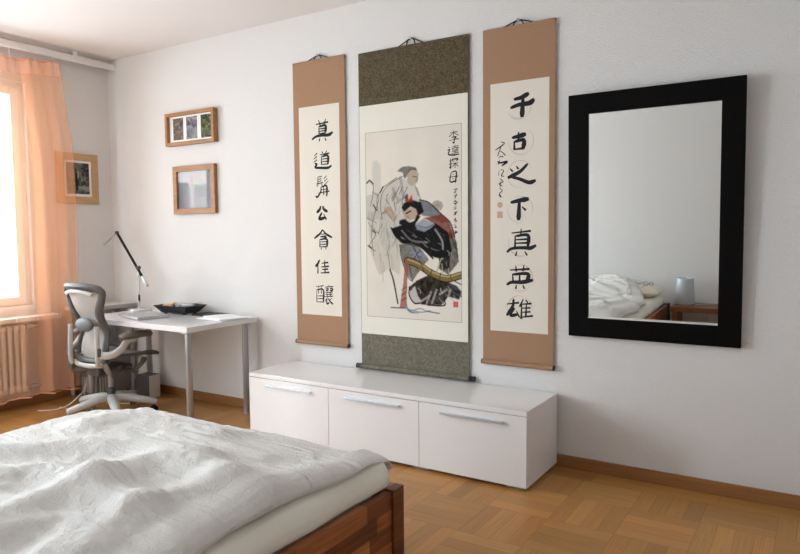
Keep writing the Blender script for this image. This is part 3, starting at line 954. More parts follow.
canvas = np.empty((NZ, NX, 3))
canvas[:] = (0.655, 0.615, 0.545)
canvas *= (0.97 + 0.05 * smooth_noise((NZ, NX), 30))[..., None]
PAINT = [
('p',[(2.719,1.749),(2.751,1.756),(2.781,1.722),(2.785,1.53),(2.716,1.533)],(0.42,0.4,0.37),0.45,0.3),
('p',[(2.674,1.43),(2.912,1.438),(2.934,1.236),(2.916,1.033),(2.843,1.072),(2.76,1.029),(2.695,1.181)],(0.36,0.32,0.27),0.45,0.6),
('p',[(2.67,1.534),(2.778,1.553),(2.899,1.414),(2.871,1.378),(2.667,1.381)],(0.36,0.33,0.3),0.55,0.6),
('s',[(2.741,1.442),(2.706,1.319),(2.72,1.153)],0.0045,(0.018,0.018,0.02),0.75,0.8),
('s',[(2.681,1.361),(2.739,1.291),(2.687,1.215),(2.737,1.181)],0.0045,(0.018,0.018,0.02),0.75,0.8),
('s',[(2.781,1.359),(2.813,1.236),(2.851,1.059),(2.901,0.853)],0.0045,(0.018,0.018,0.02),0.75,0.8),
('s',[(2.805,1.25),(2.748,1.305)],0.0045,(0.018,0.018,0.02),0.75,0.8),
('s',[(2.671,1.62),(2.717,1.613),(2.723,1.555),(2.701,1.465)],0.0045,(0.018,0.018,0.02),0.75,0.8),
('s',[(2.792,1.575),(2.75,1.509),(2.769,1.394)],0.0045,(0.018,0.018,0.02),0.75,0.8),
('s',[(2.716,1.556),(2.764,1.52),(2.735,1.429)],0.0045,(0.018,0.018,0.02),0.75,0.8),
('s',[(2.648,1.403),(2.748,1.36)],0.0045,(0.018,0.018,0.02),0.75,0.8),
('s',[(2.843,1.066),(2.872,0.991),(2.901,0.853)],0.011,(0.018,0.018,0.02),0.9,0.4),
('s',[(2.675,1.614),(2.696,1.631),(2.721,1.607)],0.011,(0.018,0.018,0.02),0.8,0.6),
('s',[(2.778,1.553),(2.799,1.586)],0.011,(0.018,0.018,0.02),0.8,0.6),
('s',[(2.722,1.475),(2.749,1.44)],0.011,(0.018,0.018,0.02),0.8,0.6),
('s',[(2.679,1.215),(2.704,1.201)],0.011,(0.018,0.018,0.02),0.8,0.6),
('s',[(2.714,1.312),(2.739,1.298)],0.011,(0.018,0.018,0.02),0.8,0.6),
('p',[(2.977,1.62),(2.912,1.641),(2.86,1.613),(2.792,1.554),(2.76,1.461),(2.765,1.252),(2.817,1.176),(2.937,1.227),(2.982,1.344),(3.069,1.482),(3.041,1.568)],(0.47,0.45,0.405),0.85,0.5),
('s',[(2.954,1.646),(2.867,1.611),(2.799,1.558),(2.777,1.474),(2.79,1.383)],0.006,(0.018,0.018,0.02),0.7,0.7),
('s',[(2.893,1.549),(2.866,1.494)],0.006,(0.018,0.018,0.02),0.7,0.7),
('s',[(2.92,1.581),(2.88,1.504),(2.892,1.437)],0.006,(0.018,0.018,0.02),0.7,0.7),
('s',[(3.031,1.587),(3.056,1.52)],0.006,(0.018,0.018,0.02),0.7,0.7),
('s',[(2.819,1.506),(2.846,1.472)],0.006,(0.018,0.018,0.02),0.7,0.7),
('s',[(2.979,1.578),(2.939,1.502),(2.952,1.435)],0.006,(0.018,0.018,0.02),0.7,0.7),
('s',[(2.79,1.417),(2.845,1.449)],0.006,(0.018,0.018,0.02),0.7,0.7),
('s',[(2.796,1.581),(2.834,1.602),(2.9,1.638)],0.006,(0.018,0.018,0.02),0.7,0.7),
('s',[(2.881,1.546),(2.862,1.507)],0.006,(0.018,0.018,0.02),0.7,0.7),
('s',[(2.946,1.582),(2.918,1.536)],0.006,(0.018,0.018,0.02),0.7,0.7),
('s',[(3.046,1.57),(3.072,1.5)],0.006,(0.018,0.018,0.02),0.7,0.7),
('s',[(2.928,1.637),(2.937,1.582),(2.95,1.512)],0.02,(0.22,0.21,0.2),0.55,0.6),
('s',[(2.832,1.453),(2.804,1.422)],0.02,(0.22,0.21,0.2),0.55,0.6),
('s',[(2.874,1.572),(2.906,1.503)],0.02,(0.22,0.21,0.2),0.55,0.6),
('s',[(2.973,1.526),(2.899,1.482)],0.02,(0.22,0.21,0.2),0.55,0.6),
('p',[(2.974,1.656),(2.993,1.685),(3.039,1.687),(3.06,1.651),(3.051,1.602),(3.012,1.579),(2.98,1.6)],(0.4,0.33,0.26),0.95,0.25),
('p',[(2.904,1.676),(2.935,1.7),(2.981,1.705),(3.039,1.693),(3.051,1.673),(3.006,1.681),(2.98,1.655),(2.96,1.623),(2.944,1.668)],(0.1,0.1,0.1),0.85,0.4),
('s',[(3.016,1.64),(3.042,1.634)],0.005,(0.018,0.018,0.02),0.8,0.3),
('s',[(3.045,1.635),(3.052,1.619),(3.039,1.613)],0.004,(0.018,0.018,0.02),0.7,0.3),
('p',[(2.799,1.462),(2.832,1.453),(2.852,1.464),(2.87,1.428),(2.902,1.384),(2.874,1.361),(2.841,1.397),(2.813,1.422)],(0.42,0.3,0.22),0.85,0.4),
('s',[(2.852,1.46),(2.875,1.412)],0.005,(0.018,0.018,0.02),0.5,0.3),
('s',[(2.813,1.438),(2.86,1.385)],0.005,(0.018,0.018,0.02),0.5,0.3),
('p',[(2.864,1.35),(2.916,1.388),(2.934,1.341),(2.906,1.302)],(0.5,0.48,0.45),0.8,0.3),
('s',[(2.872,1.56),(2.869,1.542),(2.857,1.525)],0.0051,(0.22,0.21,0.2),0.6,0.5),
('s',[(2.9,1.472),(2.898,1.447),(2.882,1.421)],0.0028,(0.22,0.21,0.2),0.6,0.5),
('s',[(2.849,1.361),(2.834,1.33),(2.832,1.299)],0.0046,(0.42,0.4,0.37),0.6,0.5),
('s',[(2.898,1.549),(2.889,1.524),(2.868,1.498)],0.0044,(0.22,0.21,0.2),0.6,0.5),
('s',[(2.944,1.491),(2.925,1.465),(2.912,1.439)],0.0041,(0.22,0.21,0.2),0.6,0.5),
('s',[(2.847,1.282),(2.832,1.267),(2.824,1.252)],0.0044,(0.42,0.4,0.37),0.6,0.5),
('s',[(2.944,1.561),(2.929,1.532),(2.911,1.503)],0.0041,(0.22,0.21,0.2),0.6,0.5),
('s',[(2.859,1.309),(2.845,1.287),(2.843,1.264)],0.0029,(0.22,0.21,0.2),0.6,0.5),
('s',[(2.841,1.38),(2.82,1.346),(2.805,1.312)],0.0028,(0.22,0.21,0.2),0.6,0.5),
('s',[(2.842,1.216),(2.83,1.184),(2.814,1.151)],0.0053,(0.22,0.21,0.2),0.6,0.5),
('s',[(2.846,1.521),(2.829,1.496),(2.816,1.471)],0.0041,(0.22,0.21,0.2),0.6,0.5),
('s',[(2.962,1.469),(2.948,1.447),(2.937,1.425)],0.0034,(0.018,0.018,0.02),0.6,0.5),
('s',[(2.788,1.314),(2.783,1.289),(2.776,1.263)],0.0045,(0.22,0.21,0.2),0.6,0.5),
('s',[(2.9,1.298),(2.893,1.277),(2.892,1.257)],0.004,(0.018,0.018,0.02),0.6,0.5),
('s',[(2.828,1.439),(2.811,1.417),(2.803,1.394)],0.0028,(0.22,0.21,0.2),0.6,0.5),
('s',[(2.835,1.539),(2.824,1.525),(2.827,1.512)],0.0056,(0.018,0.018,0.02),0.6,0.5),
('s',[(2.895,1.585),(2.898,1.564),(2.888,1.545)],0.0038,(0.42,0.4,0.37),0.6,0.5),
('s',[(2.968,1.4),(2.965,1.377),(2.95,1.354)],0.0057,(0.018,0.018,0.02),0.6,0.5),
('s',[(2.98,1.503),(2.967,1.48),(2.951,1.457)],0.0051,(0.22,0.21,0.2),0.6,0.5),
('s',[(2.814,1.358),(2.802,1.33),(2.798,1.302)],0.0027,(0.22,0.21,0.2),0.6,0.5),
('s',[(2.801,1.283),(2.798,1.254),(2.783,1.225)],0.0033,(0.22,0.21,0.2),0.6,0.5),
('s',[(2.969,1.386),(2.955,1.359),(2.953,1.331)],0.0049,(0.018,0.018,0.02),0.6,0.5),
('s',[(2.89,1.259),(2.879,1.236),(2.86,1.212)],0.0043,(0.018,0.018,0.02),0.6,0.5),
('s',[(2.847,1.479),(2.841,1.466),(2.845,1.452)],0.0058,(0.42,0.4,0.37),0.6,0.5),
('s',[(2.831,1.421),(2.814,1.393),(2.793,1.365)],0.0055,(0.42,0.4,0.37),0.6,0.5),
('s',[(2.874,1.324),(2.867,1.299),(2.857,1.273)],0.0056,(0.42,0.4,0.37),0.6,0.5),
('s',[(2.875,1.287),(2.867,1.275),(2.869,1.262)],0.0043,(0.22,0.21,0.2),0.6,0.5),
('s',[(2.835,1.213),(2.819,1.198),(2.816,1.184)],0.003,(0.42,0.4,0.37),0.6,0.5),
('s',[(2.901,1.405),(2.884,1.387),(2.877,1.369)],0.0054,(0.018,0.018,0.02),0.6,0.5),
('s',[(2.936,1.367),(2.938,1.348),(2.928,1.33)],0.0037,(0.42,0.4,0.37),0.6,0.5),
('s',[(2.922,1.437),(2.92,1.423),(2.914,1.41)],0.0031,(0.018,0.018,0.02),0.6,0.5),
('s',[(2.919,1.339),(2.901,1.31),(2.891,1.281)],0.0052,(0.018,0.018,0.02),0.6,0.5),
('s',[(2.793,1.353),(2.771,1.324),(2.76,1.294)],0.0055,(0.018,0.018,0.02),0.6,0.5),
('s',[(2.899,1.306),(2.885,1.289),(2.883,1.272)],0.0033,(0.42,0.4,0.37),0.6,0.5),
('s',[(2.79,1.113),(2.801,1.082),(2.801,1.05)],0.0076,(0.22,0.21,0.2),0.35,0.5),
('s',[(2.736,1.261),(2.737,1.228),(2.737,1.195)],0.0068,(0.42,0.39,0.35),0.35,0.5),
('s',[(2.888,1.293),(2.893,1.259),(2.9,1.225)],0.0043,(0.33,0.3,0.26),0.35,0.5),
('s',[(2.887,1.272),(2.892,1.231),(2.901,1.19)],0.0043,(0.22,0.21,0.2),0.35,0.5),
('s',[(2.821,1.326),(2.827,1.303),(2.82,1.28)],0.0086,(0.33,0.3,0.26),0.35,0.5),
('s',[(2.716,1.354),(2.728,1.324),(2.731,1.295)],0.0075,(0.22,0.21,0.2),0.35,0.5),
('s',[(2.845,1.242),(2.84,1.217),(2.843,1.192)],0.0089,(0.33,0.3,0.26),0.35,0.5),
('s',[(2.711,1.42),(2.716,1.359),(2.714,1.297)],0.0078,(0.22,0.21,0.2),0.35,0.5),
('s',[(2.779,1.393),(2.77,1.348),(2.776,1.302)],0.0085,(0.33,0.3,0.26),0.35,0.5),
('s',[(2.799,1.384),(2.797,1.336),(2.806,1.289)],0.0085,(0.42,0.39,0.35),0.35,0.5),
('s',[(2.8,1.243),(2.794,1.213),(2.802,1.183)],0.009,(0.42,0.39,0.35),0.35,0.5),
('s',[(2.884,1.432),(2.89,1.38),(2.885,1.328)],0.0082,(0.33,0.3,0.26),0.35,0.5),
('s',[(2.89,1.245),(2.899,1.19),(2.897,1.135)],0.0075,(0.22,0.21,0.2),0.35,0.5),
('s',[(2.767,1.128),(2.774,1.079),(2.777,1.031)],0.0087,(0.42,0.39,0.35),0.35,0.5),
('s',[(2.775,1.168),(2.78,1.116),(2.776,1.064)],0.0071,(0.42,0.39,0.35),0.35,0.5),
('s',[(2.826,1.316),(2.84,1.261),(2.842,1.206)],0.0074,(0.22,0.21,0.2),0.35,0.5),
('s',[(2.789,1.088),(2.79,1.037),(2.79,0.986)],0.0083,(0.22,0.21,0.2),0.35,0.5),
('s',[(2.74,1.368),(2.748,1.339),(2.75,1.311)],0.0048,(0.22,0.21,0.2),0.35,0.5),
('s',[(2.876,1.413),(2.881,1.379),(2.875,1.345)],0.009,(0.33,0.3,0.26),0.35,0.5),
('s',[(2.793,1.388),(2.805,1.35),(2.807,1.313)],0.0057,(0.42,0.39,0.35),0.35,0.5),
('s',[(2.827,1.292),(2.83,1.268),(2.831,1.244)],0.0067,(0.22,0.21,0.2),0.35,0.5),
('s',[(2.839,1.15),(2.835,1.106),(2.845,1.063)],0.0085,(0.42,0.39,0.35),0.35,0.5),
('s',[(2.774,1.164),(2.773,1.138),(2.774,1.112)],0.0072,(0.22,0.21,0.2),0.35,0.5),
('s',[(2.892,1.39),(2.886,1.338),(2.89,1.285)],0.0047,(0.33,0.3,0.26),0.35,0.5),
('s',[(2.896,1.346),(2.902,1.314),(2.904,1.283)],0.0042,(0.22,0.21,0.2),0.35,0.5),
('s',[(2.749,1.232),(2.762,1.19),(2.765,1.148)],0.0051,(0.22,0.21,0.2),0.35,0.5),
('s',[(2.852,1.162),(2.859,1.115),(2.863,1.067)],0.0073,(0.22,0.21,0.2),0.35,0.5),
('s',[(2.906,1.217),(2.91,1.186),(2.922,1.155)],0.0089,(0.33,0.3,0.26),0.35,0.5),
('s',[(2.843,1.195),(2.837,1.146),(2.841,1.097)],0.0065,(0.22,0.21,0.2),0.35,0.5),
('s',[(2.796,1.322),(2.805,1.289),(2.8,1.256)],0.0051,(0.42,0.39,0.35),0.35,0.5),
('s',[(2.733,1.354),(2.73,1.31),(2.732,1.266)],0.006,(0.22,0.21,0.2),0.35,0.5),
('s',[(2.708,1.36),(2.701,1.301),(2.709,1.243)],0.0048,(0.42,0.39,0.35),0.35,0.5),
('s',[(2.87,1.172),(2.871,1.121),(2.878,1.07)],0.0077,(0.42,0.39,0.35),0.35,0.5),
('s',[(2.824,1.312),(2.832,1.29),(2.832,1.268)],0.0087,(0.22,0.21,0.2),0.35,0.5),
('s',[(2.78,1.399),(2.782,1.363),(2.786,1.326)],0.009,(0.22,0.21,0.2),0.35,0.5),
('s',[(2.737,1.319),(2.737,1.297),(2.744,1.275)],0.0071,(0.22,0.21,0.2),0.35,0.5),
('s',[(2.691,1.375),(2.695,1.345),(2.695,1.314)],0.005,(0.42,0.39,0.35),0.35,0.5),
('s',[(2.833,1.23),(2.829,1.191),(2.84,1.153)],0.0049,(0.22,0.21,0.2),0.35,0.5),
('s',[(2.881,1.367),(2.881,1.325),(2.878,1.283)],0.009,(0.33,0.3,0.26),0.35,0.5),
('s',[(2.81,1.389),(2.821,1.339),(2.818,1.289)],0.0077,(0.33,0.3,0.26),0.35,0.5),
('p',[(3.147,1.459),(3.16,1.482),(3.191,1.49),(3.221,1.476),(3.228,1.45),(3.212,1.427),(3.177,1.425)],(0.3,0.27,0.23),0.8,0.7),
('s',[(3.191,1.457),(3.225,1.456)],0.004,(0.22,0.21,0.2),0.6,0.3),
('s',[(3.191,1.457),(3.215,1.435)],0.004,(0.22,0.21,0.2),0.6,0.3),
('s',[(3.191,1.457),(3.19,1.426)],0.004,(0.22,0.21,0.2),0.6,0.3),
('s',[(3.191,1.457),(3.166,1.436)],0.004,(0.22,0.21,0.2),0.6,0.3),
('s',[(3.191,1.457),(3.156,1.458)],0.004,(0.22,0.21,0.2),0.6,0.3),
('s',[(3.191,1.457),(3.166,1.479)],0.004,(0.22,0.21,0.2),0.6,0.3),
('s',[(3.191,1.457),(3.191,1.487)],0.004,(0.22,0.21,0.2),0.6,0.3),
('s',[(3.191,1.457),(3.215,1.477)],0.004,(0.22,0.21,0.2),0.6,0.3),
('p',[(3.276,1.313),(3.319,1.236),(3.331,1.121),(3.261,1.042),(3.194,1.08),(3.202,1.171)],(0.095,0.088,0.08),0.92,0.6),
('p',[(3.063,1.493),(3.125,1.479),(3.203,1.416),(3.28,1.359),(3.212,1.352),(3.142,1.391),(3.08,1.4),(3.054,1.447)],(0.12,0.13,0.165),0.9,0.5),
('s',[(3.063,1.496),(3.13,1.477),(3.203,1.416),(3.276,1.351),(3.305,1.269)],0.008,(0.018,0.018,0.02),0.9,0.3),
('p',[(3.089,1.385),(3.16,1.395),(3.212,1.406),(3.263,1.37),(3.305,1.276),(3.279,1.252),(3.22,1.314),(3.168,1.345),(3.125,1.369)],(0.2,0.085,0.068),0.95,0.35),
('p',[(2.855,1.324),(2.935,1.344),(3.006,1.359),(3.098,1.322),(3.174,1.353),(3.262,1.294),(3.285,1.185),(3.217,1.135),(3.142,1.151),(3.067,1.207),(2.934,1.229),(2.894,1.263)],(0.022,0.022,0.024),0.97,0.25),
('p',[(3.195,1.152),(3.276,1.172),(3.268,1.081),(3.209,1.067)],(0.05,0.05,0.05),0.85,0.5),
('s',[(2.855,1.328),(2.894,1.27),(2.973,1.236),(3.067,1.21),(3.157,1.138)],0.01,(0.018,0.018,0.02),1,0.2),
('s',[(3.173,1.314),(3.218,1.249),(3.225,1.197)],0.012,(0.5,0.5,0.5),0.5,0.7),
('s',[(2.935,1.31),(3.005,1.249),(3.113,1.236)],0.012,(0.4,0.4,0.4),0.35,0.7),
('p',[(3.031,1.347),(3.089,1.381),(3.173,1.345),(3.142,1.323),(3.097,1.3),(3.044,1.316)],(0.27,0.29,0.34),0.92,0.3),
('s',[(3.053,1.339),(3.107,1.327),(3.159,1.342)],0.005,(0.018,0.018,0.02),0.6,0.3),
('p',[(2.94,1.427),(2.995,1.448),(3.045,1.439),(3.054,1.408),(3.026,1.378),(2.995,1.371),(2.953,1.395)],(0.42,0.32,0.24),0.95,0.25),
('p',[(2.931,1.45),(2.954,1.481),(3.009,1.498),(3.072,1.481),(3.094,1.423),(3.054,1.393),(3.04,1.439),(3.0,1.456),(2.954,1.426)],(0.018,0.018,0.02),0.95,0.25),
('p',[(2.916,1.372),(2.953,1.383),(2.994,1.359),(3.026,1.37),(3.045,1.409),(3.071,1.393),(3.026,1.339),(2.962,1.333),(2.916,1.349)],(0.018,0.018,0.02),0.95,0.3),
('s',[(2.967,1.414),(3.0,1.429)],0.009,(0.018,0.018,0.02),0.9,0.3),
('s',[(2.977,1.398),(2.986,1.387)],0.005,(0.018,0.018,0.02),0.7,0.3),
('p',[(2.954,1.492),(2.978,1.515),(2.987,1.499),(3.01,1.531),(3.016,1.486),(2.982,1.481)],(0.3,0.07,0.045),0.95,0.3),
('p',[(2.955,1.516),(2.978,1.538),(2.987,1.511),(2.964,1.496)],(0.08,0.08,0.1),0.9,0.3),
('s',[(3.197,1.23),(3.213,1.223),(3.23,1.216)],0.006,(0.28,0.28,0.28),0.5,0.5),
('s',[(3.144,1.202),(3.16,1.194),(3.187,1.187)],0.0062,(0.28,0.28,0.28),0.5,0.5),
('s',[(3.222,1.187),(3.232,1.184),(3.244,1.181)],0.0062,(0.12,0.12,0.13),0.5,0.5),
('s',[(2.973,1.311),(2.993,1.301),(3.024,1.292)],0.0061,(0.12,0.12,0.13),0.5,0.5),
('s',[(3.097,1.245),(3.105,1.24),(3.121,1.234)],0.0037,(0.4,0.4,0.4),0.5,0.5),
('s',[(3.108,1.214),(3.114,1.211),(3.13,1.208)],0.0057,(0.12,0.12,0.13),0.5,0.5),
('s',[(3.095,1.219),(3.11,1.211),(3.122,1.203)],0.0051,(0.28,0.28,0.28),0.5,0.5),
('s',[(3.107,1.263),(3.122,1.252),(3.135,1.24)],0.0049,(0.28,0.28,0.28),0.5,0.5),
('s',[(2.998,1.233),(3.026,1.22),(3.041,1.206)],0.0036,(0.28,0.28,0.28),0.5,0.5),
('s',[(3.019,1.287),(3.029,1.278),(3.045,1.268)],0.0043,(0.4,0.4,0.4),0.5,0.5),
('s',[(2.961,1.325),(2.976,1.315),(2.999,1.305)],0.0045,(0.12,0.12,0.13),0.5,0.5),
('s',[(3.149,1.239),(3.159,1.227),(3.171,1.214)],0.0038,(0.12,0.12,0.13),0.5,0.5),
('s',[(3.257,1.261),(3.27,1.255),(3.291,1.248)],0.0044,(0.12,0.12,0.13),0.5,0.5),
('s',[(3.179,1.239),(3.207,1.225),(3.229,1.211)],0.003,(0.12,0.12,0.13),0.5,0.5),
('s',[(2.933,1.272),(2.947,1.263),(2.959,1.254)],0.0033,(0.28,0.28,0.28),0.5,0.5),
('s',[(2.929,1.271),(2.933,1.264),(2.948,1.258)],0.0046,(0.4,0.4,0.4),0.5,0.5),
('s',[(3.054,1.268),(3.076,1.255),(3.092,1.242)],0.0058,(0.12,0.12,0.13),0.5,0.5),
('s',[(3.214,1.211),(3.234,1.197),(3.253,1.184)],0.0052,(0.12,0.12,0.13),0.5,0.5),
('s',[(3.007,1.28),(3.025,1.272),(3.038,1.265)],0.0038,(0.28,0.28,0.28),0.5,0.5),
('s',[(3.194,1.298),(3.217,1.287),(3.24,1.277)],0.0053,(0.12,0.12,0.13),0.5,0.5),
('s',[(3.165,1.201),(3.181,1.193),(3.206,1.184)],0.0043,(0.12,0.12,0.13),0.5,0.5),
('s',[(3.084,1.231),(3.096,1.225),(3.109,1.218)],0.0052,(0.28,0.28,0.28),0.5,0.5),
('s',[(3.287,1.133),(3.293,1.121),(3.294,1.109)],0.0036,(0.018,0.018,0.02),0.6,0.5),
('s',[(3.252,1.129),(3.248,1.113),(3.251,1.098)],0.0042,(0.42,0.4,0.37),0.6,0.5),
('s',[(3.267,1.209),(3.267,1.198),(3.262,1.187)],0.0052,(0.018,0.018,0.02),0.6,0.5),
('s',[(3.254,1.158),(3.259,1.142),(3.253,1.125)],0.0048,(0.018,0.018,0.02),0.6,0.5),
('s',[(3.255,1.195),(3.265,1.173),(3.263,1.151)],0.0042,(0.018,0.018,0.02),0.6,0.5),
('s',[(3.272,1.211),(3.273,1.196),(3.285,1.181)],0.0057,(0.018,0.018,0.02),0.6,0.5),
('s',[(3.256,1.187),(3.267,1.174),(3.267,1.161)],0.006,(0.42,0.4,0.37),0.6,0.5),
('s',[(3.283,1.179),(3.286,1.159),(3.299,1.139)],0.0036,(0.42,0.4,0.37),0.6,0.5),
('s',[(3.261,1.083),(3.263,1.06),(3.266,1.038)],0.006,(0.42,0.4,0.37),0.6,0.5),
('s',[(3.245,1.153),(3.251,1.124),(3.248,1.095)],0.0036,(0.018,0.018,0.02),0.6,0.5),
('p',[(2.918,1.223),(2.989,1.233),(3.067,1.203),(3.127,1.131),(3.081,1.091),(3.01,0.995),(2.972,1.035),(2.933,1.128)],(0.12,0.118,0.116),0.92,0.6),
('s',[(2.918,1.223),(2.933,1.128),(2.979,1.021),(3.01,0.995)],0.006,(0.018,0.018,0.02),0.8,0.3),
('s',[(3.004,1.196),(3.051,1.13)],0.012,(0.25,0.28,0.36),0.7,0.6),
('s',[(3.036,1.203),(3.112,1.118)],0.012,(0.25,0.28,0.36),0.7,0.6),
('s',[(3.012,1.149),(3.082,1.17)],0.012,(0.25,0.28,0.36),0.7,0.6),
('s',[(2.996,1.176),(3.112,1.151)],0.012,(0.25,0.28,0.36),0.7,0.6),
('s',[(3.02,1.21),(3.066,1.117)],0.005,(0.018,0.018,0.02),0.7,0.6),
('s',[(3.066,1.19),(3.02,1.136)],0.005,(0.018,0.018,0.02),0.7,0.6),
('s',[(2.988,1.089),(3.006,1.022)],0.005,(0.018,0.018,0.02),0.7,0.6),
('p',[(2.987,0.961),(3.042,1.003),(3.126,1.039),(3.216,1.015),(3.318,0.979),(3.35,0.942),(3.333,0.896),(3.26,0.912),(3.215,0.858),(3.11,0.853),(3.025,0.859),(2.994,0.901)],(0.026,0.025,0.025),0.95,0.35),
('p',[(2.989,0.927),(3.026,0.969),(3.049,0.903),(3.079,0.871),(3.033,0.859),(2.998,0.881)],(0.52,0.5,0.46),0.9,0.3),
('s',[(2.987,0.961),(2.986,0.907),(3.025,0.859),(3.079,0.871)],0.009,(0.018,0.018,0.02),1,0.2),
('s',[(3.11,0.866),(3.141,0.934)],0.014,(0.4,0.38,0.35),0.65,0.6),
('s',[(3.148,0.868),(3.179,0.948)],0.014,(0.4,0.38,0.35),0.65,0.6),
('s',[(3.064,0.87),(3.133,0.913)],0.014,(0.4,0.38,0.35),0.65,0.6),
('s',[(3.201,0.923),(3.245,0.951)],0.014,(0.4,0.38,0.35),0.65,0.6),
('s',[(3.26,0.912),(3.275,0.952)],0.014,(0.4,0.38,0.35),0.65,0.6),
('s',[(3.118,0.853),(3.233,0.857),(3.228,0.904)],0.008,(0.018,0.018,0.02),1,0.2),
('s',[(3.289,0.94),(3.347,0.916)],0.009,(0.1,0.12,0.17),0.9,0.5),
('s',[(3.29,0.978),(3.344,0.948)],0.009,(0.1,0.12,0.17),0.9,0.5),
('s',[(3.304,1.005),(3.347,0.987)],0.009,(0.1,0.12,0.17),0.9,0.5),
('s',[(3.234,0.965),(3.247,0.948),(3.269,0.931)],0.0073,(0.1,0.1,0.1),0.6,0.5),
('s',[(3.25,0.897),(3.261,0.886),(3.268,0.876)],0.0036,(0.5,0.48,0.45),0.6,0.5),
('s',[(3.278,0.905),(3.288,0.893),(3.306,0.882)],0.0074,(0.35,0.34,0.32),0.6,0.5),
('s',[(3.037,0.962),(3.063,0.941),(3.083,0.92)],0.0076,(0.1,0.1,0.1),0.6,0.5),
('s',[(3.258,0.975),(3.263,0.964),(3.269,0.952)],0.0058,(0.35,0.34,0.32),0.6,0.5),
('s',[(3.207,0.894),(3.221,0.875),(3.238,0.857)],0.0078,(0.1,0.1,0.1),0.6,0.5),
('s',[(3.158,0.982),(3.17,0.973),(3.184,0.964)],0.0077,(0.1,0.1,0.1),0.6,0.5),
('s',[(3.172,0.947),(3.191,0.925),(3.207,0.904)],0.0061,(0.1,0.1,0.1),0.6,0.5),
('s',[(3.297,0.921),(3.303,0.908),(3.317,0.895)],0.0058,(0.35,0.34,0.32),0.6,0.5),
('s',[(3.161,0.916),(3.174,0.904),(3.181,0.891)],0.0038,(0.1,0.1,0.1),0.6,0.5),
('s',[(3.195,0.9),(3.214,0.881),(3.232,0.861)],0.005,(0.35,0.34,0.32),0.6,0.5),
('s',[(3.247,0.961),(3.259,0.948),(3.27,0.935)],0.0052,(0.35,0.34,0.32),0.6,0.5),
('s',[(3.05,0.955),(3.065,0.941),(3.067,0.926)],0.0058,(0.5,0.48,0.45),0.6,0.5),
('s',[(3.212,0.944),(3.231,0.923),(3.241,0.902)],0.0038,(0.1,0.1,0.1),0.6,0.5),
('s',[(3.24,0.927),(3.251,0.916),(3.268,0.906)],0.0043,(0.35,0.34,0.32),0.6,0.5),
('s',[(3.096,0.95),(3.118,0.931),(3.145,0.913)],0.0059,(0.1,0.1,0.1),0.6,0.5),
('s',[(3.302,0.96),(3.323,0.941),(3.35,0.923)],0.005,(0.1,0.1,0.1),0.6,0.5),
('s',[(3.208,0.958),(3.21,0.944),(3.224,0.931)],0.0072,(0.5,0.48,0.45),0.6,0.5),
('s',[(2.972,1.122),(3.027,1.11),(3.081,1.084),(3.142,1.05),(3.246,1.019),(3.345,1.042)],0.046,(0.07,0.055,0.03),1,0.15),
('s',[(2.972,1.122),(3.027,1.11),(3.081,1.084),(3.142,1.05),(3.246,1.019),(3.345,1.042)],0.034,(0.22,0.175,0.095),1,0.25),
('s',[(2.98,1.132),(3.081,1.097),(3.157,1.055),(3.253,1.032),(3.342,1.055)],0.012,(0.45,0.37,0.22),0.7,0.4),
('s',[(3.066,1.117),(3.093,1.058)],0.007,(0.12,0.09,0.04),0.85,0.3),
('s',[(3.149,1.072),(3.134,1.026)],0.007,(0.12,0.09,0.04),0.85,0.3),
('s',[(3.209,1.054),(3.198,1.001)],0.007,(0.12,0.09,0.04),0.85,0.3),
('s',[(3.275,1.043),(3.282,1.004)],0.007,(0.12,0.09,0.04),0.85,0.3),
('s',[(3.05,1.057),(3.097,1.117)],0.014,(0.22,0.175,0.095),1,0.2),
('s',[(3.179,1.053),(3.21,1.132),(3.224,1.139)],0.01,(0.38,0.33,0.25),0.8,0.3),
('s',[(3.224,1.041),(3.217,1.106)],0.008,(0.38,0.33,0.25),0.8,0.3),
('p',[(2.957,1.126),(2.985,1.116),(2.971,0.994),(2.966,0.825),(2.914,0.826),(2.942,0.98)],(0.3,0.13,0.1),0.92,0.3),
('s',[(2.926,0.938),(2.968,0.96)],0.004,(0.018,0.018,0.02),0.8,0.3),
('s',[(2.926,0.904),(2.967,0.927)],0.004,(0.018,0.018,0.02),0.8,0.3),
('s',[(2.925,0.87),(2.967,0.893)],0.004,(0.018,0.018,0.02),0.8,0.3),
('s',[(2.954,0.838),(3.001,0.813),(3.064,0.83),(3.11,0.815),(3.2,0.807)],0.009,(0.2,0.23,0.32),0.8,0.6),
('s',[(2.977,0.819),(3.063,0.807),(3.133,0.819)],0.009,(0.2,0.23,0.32),0.8,0.6),
('s',[(2.849,0.825),(2.97,0.825)],0.009,(0.2,0.23,0.32),0.8,0.6),
('s',[(2.962,0.859),(2.985,0.806),(3.048,0.802)],0.009,(0.2,0.23,0.32),0.8,0.6),
('s',[(2.849,0.825),(2.954,0.828)],0.004,(0.018,0.018,0.02),0.8,0.5),
('s',[(3.11,0.818),(3.193,0.807)],0.004,(0.018,0.018,0.02),0.8,0.5),
('s',[(2.969,0.816),(3.017,0.801)],0.004,(0.018,0.018,0.02),0.8,0.5),
('s',[(3.276,1.288),(3.312,1.198)],0.006,(0.018,0.018,0.02),0.7,0.8),
('s',[(3.298,1.3),(3.326,1.147)],0.006,(0.018,0.018,0.02),0.7,0.8),
]
